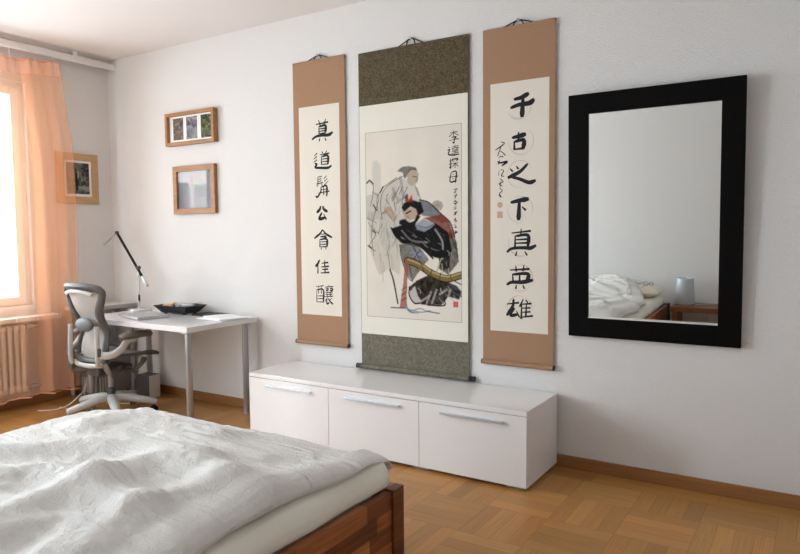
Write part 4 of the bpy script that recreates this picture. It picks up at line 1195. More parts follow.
for it in PAINT:
    if it[0] == 'p':
        _, P_, col, al, nz = it
        inside = np.zeros((NZ, NX), bool)
        n_ = len(P_)
        for k in range(n_):
            (xa, za), (xb, zb2) = P_[k], P_[(k + 1) % n_]
            if za == zb2:
                continue
            cond = ((za > gz) != (zb2 > gz)) & (gx < (xb - xa) * (gz - za) / (zb2 - za) + xa)
            inside ^= cond
        msk = soften(inside.astype(float), 2 if al > 0.6 else 7)
    else:
        _, P_, wd, col, al, nz = it
        Q_ = catmull([(a, 0, b) for a, b in P_], 4)
        d2 = np.full((NZ, NX), 9.0)
        for a, b in zip(Q_, Q_[1:]):
            vx, vz = b.x - a.x, b.z - a.z
            ll = vx * vx + vz * vz + 1e-12
            t_ = np.clip(((gx - a.x) * vx + (gz - a.z) * vz) / ll, 0, 1)
            d2 = np.minimum(d2, (gx - a.x - t_ * vx) ** 2 + (gz - a.z - t_ * vz) ** 2)
        msk = np.clip((wd / 2 - np.sqrt(d2)) / 0.0022 + 0.5, 0, 1)
    tex = 1 - 0.26 * nz * np.clip(1.5 * smooth_noise((NZ, NX), 6) * 0.6 + 0.4 * smooth_noise((NZ, NX), 3) - 0.15, 0, 1)
    a_ = (msk * al * tex)[..., None]
    canvas = canvas * (1 - a_) + np.array(col) * a_


canvas = np.clip((canvas - 0.055) * 1.10, 0.008, 1.0)


def print_grid(name, parent, material, x0, x1, z0, z1, y, img, gain=0.5):
    """A printed or painted sheet: fine grid with one pigment value per point (facing -y)."""
    h, w_ = img.shape[:2]
    m_ = MB().grid(lambda a, b: (x0 + (x1 - x0) * a, y, z0 + (z1 - z0) * b), w_ - 1, h - 1)
    m_.bm.normal_update()
    o = m_.build(name, material, parent, fix=False)
    cols = np.ones((w_, h, 4))
    cols[..., :3] = np.clip(img.transpose(1, 0, 2) * gain, 0, 1)
    set_pigment(o, cols.reshape(-1, 4))
    return o


print_grid('painting', s3, M['painting'], PX0, PX1, PZ0, PZ1, -0.0146, canvas, 1.0)
bl = MB()
for a, b in (((PX0, PZ0), (PX1, PZ0)), ((PX0, PZ1), (PX1, PZ1)), ((PX0, PZ0), (PX0, PZ1)), ((PX1, PZ0), (PX1, PZ1))):
    bl.span((a[0] - 0.001, -0.0149, a[1] - 0.001), (b[0] + 0.001, -0.0143, b[1] + 0.001))
bl.build('border_line', M['grey_ink'], s3)
for ch, rc in {'李': (3.264, 3.336, 1.819, 1.895), '逵': (3.255, 3.337, 1.746, 1.808), '探': (3.265, 3.329, 1.673, 1.732), '母': (3.264, 3.329, 1.585, 1.657)}.items():
    tt = MB()
    write(tt, ch, rc, 0.0088, -0.0150)
    tt.build('character', M['ink'], s3, fix=False)
tt = MB()
squiggle(tt, 3.292, 3.326, 1.275, 1.560, 8, 0.0045, -0.0150, 23)
tt.build('inscription', M['ink'], s3, fix=False)
MB().span((3.293, -0.0152, 0.850), (3.327, -0.0146, 0.884)).build('seal', M['seal_red'], s3)

# ================================================================== MIRROR
mi = thing('wall_mirror', 'large mirror in a wide black frame on the wall', 'mirror', (4.4165, -0.002, 0.736))
mi.rotation_euler = (0.0265, 0, 0)
hw, hh, fwid = 0.4155, 1.268, 0.101
f = MB()
f.span((-hw, -0.028, 0), (-hw + fwid, 0, hh), 0.002).span((hw - fwid, -0.028, 0), (hw, 0, hh), 0.002)
f.span((-hw + fwid, -0.028, 0), (hw - fwid, 0, fwid), 0.002).span((-hw + fwid, -0.028, hh - fwid), (hw - fwid, 0, hh), 0.002)
f.build('frame', M['black_frame'], mi)
MB().span((-hw + fwid - 0.002, -0.013, fwid - 0.002), (hw - fwid + 0.002, -0.008, hh - fwid + 0.002)).build('mirror_glass', M['mirror'], mi)
b_ = MB()
b_.poly([(-hw + fwid, -0.0135, fwid + 0.010), (hw - fwid, -0.0135, fwid + 0.010), (hw - fwid, -0.0175, fwid), (-hw + fwid, -0.0175, fwid)])
b_.build('glass_bevel', M['bevel_glass'], mi, thick=0.0006)

# ================================================================== PICTURE FRAMES


def frame_bars(x0, x1, z0, z1, wd, d, bev=0.003):
    f_ = MB()
    f_.span((x0, -d, z0), (x0 + wd, -0.001, z1), bev).span((x1 - wd, -d, z0), (x1, -0.001, z1), bev)
    f_.span((x0 + wd - 0.001, -d, z0), (x1 - wd + 0.001, -0.001, z0 + wd), bev).span((x0 + wd - 0.001, -d, z1 - wd), (x1 - wd + 0.001, -0.001, z1), bev)
    return f_


def photo_img(h, w_, layers, base):
    im = np.empty((h, w_, 3))
    im[:] = base
    for cell, lo, hi, thr, al in layers:
        n_ = smooth_noise((h, w_), cell)
        k_ = np.clip((n_ - thr) * 5 + 0.5, 0, 1)[..., None] * al
        c_ = np.array(lo) + (np.array(hi) - np.array(lo)) * smooth_noise((h, w_), max(2, cell // 2))[..., None]
        im = im * (1 - k_) + c_ * k_
    return im


p1 = thing('picture_frame', 'landscape oak frame holding three small photos, upper of two', 'picture frame', group='oak picture frames above the desk')
frame_bars(0.772, 1.318, 1.985, 2.236, 0.026, 0.046).build('frame', M['oak_frame'], p1)
MB().span((0.796, -0.018, 2.009), (1.294, -0.014, 2.212)).build('mount_board', M['mat_board'], p1)
im = photo_img(44, 30, [(9, (.16, .10, .08), (.36, .27, .22), .45, .9), (4, (.05, .04, .05), (.12, .10, .12), .6, .8), (3, (.5, .45, .4), (.6, .5, .45), .72, .8)], (.28, .21, .18))
print_grid('photo', p1, M['print'], 0.838, 0.956, 2.030, 2.196, -0.0185, im).data.name = 'photo_brown'
im = photo_img(44, 30, [(10, (.20, .19, .27), (.42, .40, .47), .45, .9), (3, (.06, .06, .09), (.12, .12, .16), .62, .8)], (.60, .58, .60))
for k in range(7):
    im[4:34 - k, 4 + k * 3] *= 0.45
print_grid('photo', p1, M['print'], 0.990, 1.112, 2.028, 2.196, -0.0185, im)
im = photo_img(44, 30, [(8, (.06, .10, .03), (.20, .26, .09), .4, .9), (4, (.02, .03, .02), (.05, .06, .04), .58, .8), (3, (.45, .48, .30), (.55, .55, .42), .74, .8)], (.16, .20, .08))
print_grid('photo', p1, M['print'], 1.152, 1.276, 2.026, 2.198, -0.0185, im)
MB().span((0.797, -0.0235, 2.010), (1.293, -0.0225, 2.211)).build('glass', M['frame_glass'], p1)

p2 = thing('picture_frame', 'squarish oak frame holding a misty grey picture, lower of two', 'picture frame', group='oak picture frames above the desk')
frame_bars(0.829, 1.296, 1.455, 1.826, 0.043, 0.032).build('frame', M['oak_frame'], p2)
im = np.empty((60, 66, 3))
im[:] = (.50, .51, .54)
yy2, xx2 = np.mgrid[0:60, 0:66]
im[38:] = (.72, .73, .74)
for lo, hi, col in ((0, 22, (.30, .31, .34)), (0, 12, (.22, .23, .26))):
    im[(yy2 < 40 - 0.25 * xx2 + 6 * smooth_noise((60, 66), 8)) & (xx2 < hi)] = col
im[(xx2 > 24) & (xx2 < 31) & (yy2 < 52)] = (.62, .63, .62)
im[(xx2 > 30) & (yy2 > 22 + 5 * np.sin(xx2 / 9)) & (yy2 < 33)] = (.40, .42, .46)
im[(xx2 > 54)] = (.26, .27, .31)
for k in range(3):
    im[..., k] = soften(im[..., k] * (0.85 + 0.3 * smooth_noise((60, 66), 5)), 4)
print_grid('photo', p2, M['print'], 0.868, 1.257, 1.494, 1.787, -0.0155, im, 0.72)
MB().span((0.869, -0.0215, 1.495), (1.256, -0.0205, 1.786)).build('glass', M['frame_glass'], p2)

p3 = thing('picture_frame', 'pale wooden frame with a black and white street photo beside the curtain', 'picture frame', (0.0, -0.308, 0.0), PI / 2)
frame_bars(-0.178, 0.178, 1.555, 1.964, 0.060, 0.020, 0.004).build('frame', M['pine_frame'], p3)
MB().span((-0.122, -0.012, 1.611), (0.122, -0.009, 1.908)).build('mount_board', M['mat_board'], p3)
im = photo_img(54, 42, [(9, (.05, .05, .045), (.16, .155, .14), .38, .95), (4, (.02, .02, .02), (.05, .05, .05), .6, .8), (3, (.40, .39, .36), (.55, .54, .5), .74, .8)], (.22, .21, .19))
yy2, xx2 = np.mgrid[0:54, 0:42]
im[(yy2 < 14) & (xx2 > 16) & (yy2 > 4 + 0.25 * (42 - xx2))] = (.50, .49, .46)
im[(abs(xx2 - 16 - 0.1 * yy2) < 3.5) & (yy2 > 6) & (yy2 < 36)] = (.03, .03, .03)
im[(abs(xx2 - 21) < 1.6) & (yy2 > 26) & (yy2 < 40)] = (.5, .5, .47)
print_grid('photo', p3, M['print'], -0.098, 0.098, 1.634, 1.886, -0.0128, im)
MB().span((-0.119, -0.0150, 1.614), (0.119, -0.0142, 1.905)).build('glass', M['frame_glass'], p3)

# ================================================================== DESK CORNER
dx0, dx1, dy0, dy1, dzt = 0.500, 1.690, -0.655, -0.022, 0.696
dk = thing('desk', 'white table top desk on four silver legs', 'desk')
MB().span((dx0, dy0, dzt - 0.036), (dx1, dy1, dzt), 0.0025).build('tabletop', M['desk'], dk)
for x in (dx0 + 0.055, dx1 - 0.050):
    for y in (dy0 + 0.050, dy1 - 0.072):
        l = MB()
        l.lathe([(0.0235, 0.0), (0.0235, 0.004), (0.0205, 0.006), (0.0205, 0.085), (0.0225, 0.088), (0.0225, dzt - 0.046), (0.048, dzt - 0.045), (0.048, dzt - 0.0365)], (x, y, 0), 24)
        l.build('leg', M['leg'], dk, smooth=True)

ct = thing('side_table', 'slightly higher pale side table filling the room corner', 'side table')
MB().span((0.016, -0.47, 0.700), (0.300, -0.016, 0.733), 0.002).build('tabletop', M['pale_board'], ct)
MB().span((0.3002, -0.468, 0.702), (0.3012, -0.018, 0.731)).build('shaded_edge', M['edge_shade'], ct)  # thin grey strip paints the shade on the side turned from the window
for x in (0.045, 0.275):
    for y in (-0.44, -0.05):
        MB().lathe([(0.018, 0.0), (0.018, 0.6995)], (x, y, 0), 16).build('leg', M['leg'], ct, smooth=True)

# reading lamp with a slim pivoting arm
la = thing('desk_lamp', 'slim desk lamp with a long black tilted arm and round base', 'desk lamp', (0.535, -0.155, dzt))
MB().lathe([(0.088, 0.0), (0.092, 0.003), (0.090, 0.010), (0.02, 0.014), (0.012, 0.018)], (0, 0, 0), 40).build('base', M['steel_plate'], la, smooth=True)
MB().tube([(0, 0, 0.012), (0.002, 0, 0.345)], 0.0075, 14).build('pole', M['steel_plate'], la, smooth=True)
MB().tube([(0.0, 0.0, 0.075), (0.0, 0.0, 0.125)], 0.0088, 14).build('switch', M['black'], la, smooth=True)
A0, A1 = Vector((-0.258, 0, 0.622)), Vector((0.048, 0, 0.268))
ad = (A1 - A0).normalized()
MB().tube([A0, A1], 0.0105, 12).build('arm', M['black'], la, smooth=True)
w_ = MB().tube([A1 - ad * 0.01, A1 + ad * 0.004, A1 + ad * 0.09, A1 + ad * 0.095], [0.008, 0.0155, 0.0155, 0.011], 16)
w_.build('counterweight', M['alu'], la, smooth=True)
MB().lathe([(0.014, -0.014), (0.016, -0.010), (0.016, 0.010), (0.014, 0.014)], (0.002, 0, 0.340), 16, Matrix.Rotation(PI / 2, 4, 'X')).build('pivot', M['chair_dark'], la, smooth=True)
MB().lathe([(0.011, -0.012), (0.013, -0.009), (0.013, 0.009), (0.011, 0.012)], tuple(A0), 16, Matrix.Rotation(PI / 2, 4, 'X')).build('elbow', M['chair_dark'], la, smooth=True)
H1 = Vector((-0.440, 0, 0.520))
hd = (H1 - A0)
hm_ = MB().tube([A0, A0 + hd * 0.35, A0 + hd * 0.5, H1], [0.004, 0.004, 0.0065, 0.0065], 10, flat=(1.6, 0.8, (0, 0, 1)))
hm_.build('lamp_head', M['steel_plate'], la, smooth=True)

# laptop, dish, notebook and paper on the desk
lt = thing('laptop', 'closed silver laptop near the front of the desk', 'laptop', (0.955, -0.430, dzt), math.radians(-14))
MB().box((0, 0, 0.0078), (0.345, 0.235, 0.0125), None, 0.005, 3).build('base', M['laptop'], lt, smooth=True)
MB().box((0, 0, 0.0186), (0.345, 0.235, 0.0080), None, 0.0035, 3).build('lid', M['laptop'], lt, smooth=True)
for x in (-0.15, 0.15):
    for y in (-0.09, 0.09):
        MB().lathe([(0.007, 0), (0.008, 0.0017)], (x, y, 0), 10).build('rubber_foot', M['black'], lt)

dz_ = dzt
bo = thing('dish', 'black flared dish full of small things on the desk', 'dish', (1.015, -0.150, dz_), math.radians(3))
d = MB()
bx_, by_, tx_, ty_, hh_ = 0.125, 0.066, 0.172, 0.108, 0.066


def rectring(sx_, sy_, z):
    return [d.bm.verts.new(p_) for p_ in ((-sx_, -sy_, z), (sx_, -sy_, z), (sx_, sy_, z), (-sx_, sy_, z))]


rings = [rectring(bx_, by_, 0.010), rectring(tx_, ty_, hh_), rectring(tx_ - 0.006, ty_ - 0.006, hh_ + 0.001), rectring(bx_ - 0.004, by_ - 0.004, 0.017)]
for a, b in zip(rings, rings[1:]):
    for k in range(4):
        d.bm.faces.new((a[k], a[(k + 1) % 4], b[(k + 1) % 4], b[k]))
d.bm.faces.new(rings[0][::-1])
d.bm.faces.new(rings[-1])
d.build('body', M['bowl'], bo)
for x in (-0.10, 0.10):
    for y in (-0.05, 0.05):
        MB().box((x, y, 0.0052), (0.022, 0.018, 0.0104), None, 0.002).build('foot', M['bowl'], bo)


def in_dish(o, x, y, z, rz, rx=0.0, ry=0.0):
    o.location = (1.015 + x, -0.150 + y, dz_ + z)
    o.rotation_euler = (rx, ry, rz)
    return o


in_dish(tag(MB().box((0, 0, 0), (0.085, 0.055, 0.020), None, 0.004).build('folded_paper', M['tan_bit']), 'folded tan paper lying in the left end of the black dish', 'paper'), -0.095, -0.02, 0.066, 0.3, 0.15, -0.1)
in_dish(tag(MB().box((0, 0, 0), (0.070, 0.050, 0.026), None, 0.006).build('card_box', M['grey_bit']), 'small grey box in the middle of the black dish', 'box'), 0.0, 0.0, 0.064, -0.3, 0.1, 0.1)
in_dish(tag(MB().lathe([(0.020, -0.045), (0.022, -0.040), (0.022, 0.040), (0.020, 0.045)], (0, 0, 0), 16, Matrix.Rotation(PI / 2, 4, 'Y')).build('film_tin', M['laptop'], smooth=True), 'silver tube lying in the black dish beside the grey box', 'tube'), 0.085, 0.01, 0.064, 0.5)
in_dish(tag(MB().tube([(-0.07, 0, 0), (0.062, 0, 0), (0.074, 0, 0)], [0.0042, 0.0042, 0.0012], 8).build('pencil', M['leg'], smooth=True), 'grey pencil sticking out over the right rim of the black dish', 'pencil'), 0.150, 0.015, 0.084, 0.2, 0.0, -0.08)
nb = tag(MB().box((0, 0, 0.006), (0.24, 0.17, 0.012), None, 0.002).build('notebook', M['black']), 'thin black notebook beside the dish against the wall', 'notebook')
nb.location = (1.315, -0.112, dz_)
for k, (x, y, rz, z, n, lab) in enumerate([(1.530, -0.215, -0.10, 0.0, 0.005, 'lower of two white paper stacks at the desk end'),
                                           (1.545, -0.190, -0.34, 0.0052, 0.008, 'upper of two white paper stacks, turned askew at the desk end')]):
    pa = thing('paper_stack', lab, 'paper', (x, y, dz_ + z), rz, 'white papers on the desk')
    for q in range(3):
        MB().box((0.002 * q, -0.0015 * q, n * (q + 0.5) / 3), (0.297, 0.21, n / 3 - 0.0003)).build('sheet', M['sheet_paper'], pa)

# below the desk: computer case, small speaker, cables
pc = thing('computer_case', 'grey computer case with slotted back panel under the side table', 'computer', (0.205, -0.27, 0.0), 0.12)
MB().span((-0.09, -0.15, 0.010), (0.09, 0.20, 0.405), 0.004).build('case', M['computer'], pc)
for k in range(4):
    MB().span((-0.074 + k * 0.026, -0.1545, 0.045), (-0.060 + k * 0.026, -0.1498, 0.165), 0.001).build('slot_cover', M['slot'], pc)
for k in range(4):
    MB().span((0.0898, -0.125 + k * 0.026, 0.045), (0.0940, -0.111 + k * 0.026, 0.165), 0.001).build('slot_cover', M['slot'], pc)

MB().span((-0.070, -0.1525, 0.225), (0.066, -0.1495, 0.375), 0.001).build('port_panel', M['chair_dark'], pc)
for x in (-0.07, 0.07):
    for y in (-0.12, 0.17):
        MB().lathe([(0.012, 0), (0.014, 0.0102)], (x, y, 0), 12).build('rubber_foot', M['black'], pc)
sw = thing('speaker', 'small grey speaker box on the floor under the desk', 'speaker', (0.640, -0.165, 0.0), 0.08)
MB().span((-0.085, -0.055, 0.004), (0.055, 0.055, 0.190), 0.004).build('cabinet', M['chair_dark'], sw)
MB().span((0.0551, -0.053, 0.006), (0.0610, 0.053, 0.188), 0.003).build('front_panel', M['speaker_face'], sw)
for x in (-0.07, 0.04):
    for y in (-0.04, 0.04):
        MB().lathe([(0.006, 0), (0.007, 0.0042)], (x, y, 0), 10).build('rubber_foot', M['black'], sw)
cables = [
    ([(0.22, -0.425, 0.17), (0.33, -0.52, 0.11), (0.42, -0.62, 0.09), (0.40, -0.70, 0.03), (0.36, -0.78, 0.006), (0.27, -0.86, 0.006)], 0.0045, 'pale cable looping from the computer towards the curtain hem'),
    ([(0.18, -0.425, 0.15), (0.28, -0.50, 0.02), (0.40, -0.60, 0.006), (0.46, -0.70, 0.006), (0.35, -0.74, 0.016)], 0.004, 'pale cable coiled on the floor behind the chair base'),
    ([(0.62, -0.25, 0.02), (0.56, -0.34, 0.006), (0.60, -0.42, 0.006), (0.70, -0.36, 0.006), (0.78, -0.28, 0.006)], 0.003, 'thin pale cable on the floor beside the small speaker'),
]
for P_, r_, lab in cables:
    tag(MB().tube(catmull(P_, 8), r_, 8).build('cable', M['white_cable'], smooth=True), lab, 'cable', 'cables under the desk')

# ================================================================== OFFICE CHAIR (front is local +y)
ch = thing('office_chair', 'grey mesh office chair with arms pushed up to the desk', 'office chair', (0.826, -0.630, 0.0), 0.0)
for a in (260, 332, 44, 116, 188):
    t = math.radians(a)
    u = Vector((math.cos(t), math.sin(t), 0))
    pts = [u * 0.020 + Vector((0, 0, 0.128)), u * 0.10 + Vector((0, 0, 0.122)), u * 0.22 + Vector((0, 0, 0.098)), u * 0.298 + Vector((0, 0, 0.080)), u * 0.310 + Vector((0, 0, 0.076))]
    lg = MB().tube(pts, [1.0, 0.98, 0.88, 0.80, 0.5], 14, flat=(0.036, 0.030, (0, 0, 1))).build('leg', M['chair_grey'], ch, smooth=True)
    cpos = u * 0.292
    cm = MB()
    ax = Matrix.Rotation(t + 0.5, 4, 'Z') @ Matrix.Rotation(PI / 2, 4, 'X')
    for s in (-0.017, 0.006):
        cm.lathe([(0.020, s), (0.0255, s + 0.003), (0.0255, s + 0.009), (0.020, s + 0.012)], (cpos.x, cpos.y, 0.0255), 20, ax)
    cm.tube([cpos + Vector((0, 0, 0.030)), cpos + Vector((0, 0, 0.062))], 0.010, 10)
    cm.build('caster', M['black'], lg, smooth=True)
MB().lathe([(0.030, 0.082), (0.040, 0.092), (0.040, 0.140), (0.030, 0.152)], (0, 0, 0), 24).build('hub', M['chair_grey'], ch, smooth=True)
MB().lathe([(0.026, 0.150), (0.028, 0.155), (0.028, 0.200), (0.024, 0.204)], (0, 0, 0), 24).build('column_sleeve', M['chair_dark'], ch, smooth=True)
MB().lathe([(0.019, 0.198), (0.019, 0.315)], (0, 0, 0), 20).build('gas_lift', M['leg'], ch, smooth=True)
t_ = MB()
t_.box((0, -0.02, 0.335), (0.13, 0.24, 0.055), None, 0.018, 3).box((0, 0.09, 0.345), (0.20, 0.06, 0.040), None, 0.015, 3)
t_.tube([(-0.16, -0.08, 0.350), (0.16, -0.08, 0.350)], 0.016, 12)
t_.build('tilt_mechanism', M['chair_mid'], ch, smooth=True)
for s in (-1, 1):
    k_ = MB()
    k_.tube(catmull([(s * 0.07, 0.06, 0.335), (s * 0.15, 0.03, 0.325), (s * 0.205, 0.06, 0.345), (s * 0.225, 0.10, 0.385), (s * 0.215, 0.13, 0.415)], 6), 1.0, 12, flat=(0.022, 0.013, (0, 0, 1)))
    k_.build('seat_bracket', M['chair_arm'], ch, smooth=True)
    k_ = MB()
    k_.tube(catmull([(s * 0.11, 0.00, 0.345), (s * 0.20, -0.12, 0.335), (s * 0.225, -0.16, 0.355), (s * 0.195, -0.172, 0.415)], 6), 1.0, 12, flat=(0.026, 0.015, (0, 1, 0)))
    k_.build('back_link', M['chair_arm'], ch, smooth=True)
MB().tube([(0.10, 0.02, 0.338), (0.235, 0.03, 0.335), (0.262, 0.03, 0.335)], [0.008, 0.010, 0.014], 10).build('tilt_knob', M['chair_mid'], ch, smooth=True)

# seat: rounded frame and woven pan with a falling front edge


def seat_pt(a, b):
    """a across -1..1, b back 0 .. front 1"""
    y = -0.130 + 0.350 * b
    w = 0.215 + 0.035 * math.sin(b * PI * 0.8)
    x = a * w
    z = 0.452 + 0.018 * a * a - 0.030 * max(0, (b - 0.72) / 0.28) ** 2 - 0.012 * math.sin(b * PI)
    return (x, y, z)


MB().grid(lambda a, b: seat_pt(2 * a - 1, b), 16, 18).build('seat', M['pellicle'], ch, smooth=True, thick=0.006)
rim = [seat_pt(-1, k / 12) for k in range(13)] + [seat_pt(-1 + 2 * k / 10, 1) for k in range(1, 11)] + [seat_pt(1, 1 - k / 12) for k in range(1, 13)] + [seat_pt(1 - 2 * k / 10, 0) for k in range(1, 11)]
MB().tube(rim, 1.0, 10, flat=(0.019, 0.013, (0, 0, 1))).build('seat_frame', M['chair_mid'], ch, smooth=True)

BO = [(.402, 0, .438, 0), (.404, .10, .440, .085), (.418, .162, .450, .128), (.48, .172, .50, .138), (.57, .168, .58, .132), (.65, .158, .66, .112), (.72, .160, .73, .108),
      (.78, .178, .785, .128), (.84, .204, .84, .158), (.89, .222, .885, .180), (.925, .222, .910, .178), (.952, .192, .924, .148), (.966, .115, .932, .085), (.970, 0, .934, 0)]


def back_y(x, z):
    t = (z - 0.47) / 0.5
    return -0.165 - 0.055 * t + 0.050 * math.exp(-((z - 0.64) / 0.10) ** 2) - 0.055 * max(0, t - 0.55) + 1.35 * x * x


loop_o = [(w, z) for z, w, _, _ in BO] + [(-w, z) for z, w, _, _ in BO[-2:0:-1]]
loop_i = [(w, z) for _, _, z, w in BO] + [(-w, z) for _, _, z, w in BO[-2:0:-1]]


def closed(L_, n=4):
    P_ = [Vector((a, 0, b)) for a, b in L_]
    m_ = len(P_)
    out = []
    for i in range(m_):
        a, b, c_, d_ = P_[i - 1], P_[i], P_[(i + 1) % m_], P_[(i + 2) % m_]
        for k in range(n):
            t = k / n
            out.append(0.5 * ((2 * b) + (c_ - a) * t + (2 * a - 5 * b + 4 * c_ - d_) * t * t + (3 * b - a - 3 * c_ + d_) * t ** 3))
    return out


LO, LI = closed(loop_o), closed(loop_i)
fr = MB()
rows = []
for q in range(5):
    t = q / 4
    puff = 0.014 * math.sin(t * PI)
    row = []
    for a, b in zip(LO, LI):
        p_ = a.lerp(b, t)
        row.append(fr.bm.verts.new((p_.x, back_y(p_.x, p_.z) - puff, p_.z)))
    rows.append(row)
nn_ = len(LO)
for a, b in zip(rows, rows[1:]):
    for k in range(nn_):
        fr.bm.faces.new((a[k], a[(k + 1) % nn_], b[(k + 1) % nn_], b[k]))
fr.build('back_frame', M['chair_mid'], ch, smooth=True, thick=0.022)
zi = [z for _, _, z, _ in BO]
wi = [w for _, _, _, w in BO]


def pel(a, b):
    z = 0.441 + (0.930 - 0.441) * b
    w = float(np.interp(z, zi, wi)) + 0.010
    x = (2 * a - 1) * w
    return (x, back_y(x, z) + 0.004, z)


MB().grid(pel, 14, 40).build('backrest', M['pellicle'], ch, smooth=True)
hs = MB().tube([(x, back_y(x, 0.915) - 0.016, 0.915 - 0.9 * x * x) for x in [(-0.150 + 0.30 * k / 12) for k in range(13)]], 1.0, 10, flat=(0.014, 0.008, (0, -1, 0)))
hs.build('head_highlight', M['chair_grey'], ch, smooth=True)  # pale strip painted in as the highlight under the frame's top edge
lp = MB().lathe([(0.001, -1), (0.5, -0.86), (0.85, -0.5), (1.0, 0), (0.85, 0.5), (0.5, 0.86), (0.001, 1)], (0, 0, 0), 24)
bmesh.ops.transform(lp.bm, matrix=Matrix.Translation((0.022, -0.200, 0.680)) @ Matrix.Diagonal((0.098, 0.034, 0.050, 1)), verts=lp.bm.verts[:])
lp.build('lumbar_pad', mat('blue_grey_pad', (0.13, 0.137, 0.15), 0.5), ch, smooth=True)
for s in (-1, 1):
    po = MB()
    po.tube(catmull([(0.02 + s * 0.150, -0.208, 0.676), (0.02 + s * 0.155, -0.208, 0.60), (0.015 + s * 0.158, -0.208, 0.50), (0.01 + s * 0.156, -0.204, 0.430), (s * 0.145, -0.192, 0.398)], 6), 1.0, 12, flat=(0.0125, 0.017, (0, -1, 0)))
    pz = po.build('arm_post', M['chair_grey'], ch, smooth=True)
    MB().box((0.015 + s * 0.178, -0.208, 0.500), (0.014, 0.026, 0.060), None, 0.006, 3).build('arm_height_latch', M['chair_mid'], pz, smooth=True)
    ab = MB()
    ab.tube(catmull([(s * 0.175, -0.200, 0.480), (s * 0.235, -0.150, 0.478), (s * 0.258, -0.090, 0.510), (s * 0.258, -0.03, 0.568), (s * 0.256, 0.03, 0.572)], 8), 1.0, 12, flat=(0.017, 0.026, (0, 0, 1)))
    ab.build('arm_bracket', M['chair_grey'], ch, smooth=True)
    pd = MB()
    pd.tube([(s * 0.268, -0.098, 0.594), (s * 0.268, -0.088, 0.597), (s * 0.266, -0.04, 0.600), (s * 0.260, 0.07, 0.600), (s * 0.252, 0.150, 0.592), (s * 0.250, 0.165, 0.588)], [0.35, 0.75, 1.0, 1.0, 0.8, 0.3], 16, flat=(0.044, 0.026, (0, 0, 1)))
    pd.build('armrest', M['chair_arm'], ch, smooth=True)
MB().tube(catmull([(-0.160, -0.166, 0.402), (-0.08, -0.186, 0.394), (0, -0.190, 0.392), (0.08, -0.186, 0.394), (0.160, -0.166, 0.402)], 6), 1.0, 12, flat=(0.012, 0.017, (0, 0, 1))).build('back_crossbar', M['chair_grey'], ch, smooth=True)

# ================================================================== BED
ex0, ex1, ey0, ey1 = 2.30, 3.842, -3.735, -1.462      # outer frame
bed = thing('bed', 'low reddish brown block wood bed frame with square corner posts', 'bed')
STAVE = [(.10, .026, .009), (.17, .046, .015), (.25, .072, .022), (.34, .112, .036), (.42, .155, .052), (.14, .037, .012), (.21, .058, .019)]


def staved(name, a, b, axis, rows, parent, seed):
    """Solid board made of finger jointed staves; axis = long direction."""
    r = random.Random(seed)
    m_ = MB()
    cols = []
    other = 2 if axis != 2 else 0
    h = (b[other] - a[other]) / rows
    for k in range(rows):
        p_ = a[axis]
        first = True
        while p_ < b[axis] - 1e-6:
            ln = r.uniform(0.14, 0.42) * (0.55 if first else 1)
            first = False
            q_ = min(b[axis], p_ + ln)
            if b[axis] - q_ < 0.06:
                q_ = b[axis]
            lo, hi = list(a), list(b)
            lo[axis], hi[axis] = p_, q_
            lo[other], hi[other] = a[other] + k * h, a[other] + (k + 1) * h
            nf = len(m_.bm.faces)
            m_.span(lo, hi)
            cols += [(*r.choice(STAVE), 1.0)] * (len(m_.bm.faces) - nf)
            p_ = q_
    o = m_.build(name, M['bedwood'], parent)
    set_pigment(o, cols, 'FACE')
    return o


post = 0.070
RT = 0.350
for x in (ex0, ex1 - post):
    for y in (ey0, ey1 - post):
        staved('leg', (x, y, 0.0), (x + post, y + post, RT + 0.004), 2, 2, bed, int(x * 100 + y * 10))
staved('side_rail', (ex1 - 0.045, ey0 + post, 0.100), (ex1 - 0.010, ey1 - post, RT - 0.004), 1, 4, bed, 5)
staved('side_rail', (ex0 + 0.010, ey0 + post, 0.100), (ex0 + 0.045, ey1 - post, RT - 0.004), 1, 4, bed, 6)
staved('foot_rail', (ex0 + post, ey1 - 0.030, 0.100), (ex1 - post, ey1 - 0.004, RT - 0.004), 0, 4, bed, 8)
staved('head_rail', (ex0 + post, ey0 + 0.010, 0.100), (ex1 - post, ey0 + 0.045, RT - 0.004), 0, 4, bed, 9)
for k in range(12):
    y = ey0 + 0.16 + k * 0.177
    MB().span((ex0 + 0.046, y, 0.262), (ex1 - 0.046, y + 0.07, 0.280)).build('slat', M['stool_wood'], bed)

MT = 0.455
ma = MB()
mx0, mx1, my0, my1 = ex0 + 0.050, ex1 - 0.050, ey0 + 0.050, ey1 - 0.034


def smooth01(t):
    t = max(0.0, min(1.0, t))
    return t * t * (3 - 2 * t)


def rounded_rim(a, r=0.045):
    """Point and outward direction on the rounded outline of the mattress, a in 0..1 around it."""
    w_, l_ = mx1 - mx0 - 2 * r, my1 - my0 - 2 * r
    q = PI * r / 2
    s = (a % 1.0) * (2 * w_ + 2 * l_ + 4 * q)
    for k, ln in enumerate((l_, w_, l_, w_)):
        t0 = k * PI / 2
        c_ = ((mx1 - r, my0 + r), (mx1 - r, my1 - r), (mx0 + r, my1 - r), (mx0 + r, my0 + r))[k]
        d = (-math.sin(t0), math.cos(t0))
        if s <= ln:
            return c_[0] + math.cos(t0) * r + d[0] * s, c_[1] + math.sin(t0) * r + d[1] * s, math.cos(t0), math.sin(t0)
        s -= ln
        if s <= q:
            t = t0 + s / r
            c2 = (c_[0] + d[0] * ln, c_[1] + d[1] * ln)
            return c2[0] + math.cos(t) * r, c2[1] + math.sin(t) * r, math.cos(t), math.sin(t)
        s -= q
    return mx1, my0 + r, 1.0, 0.0


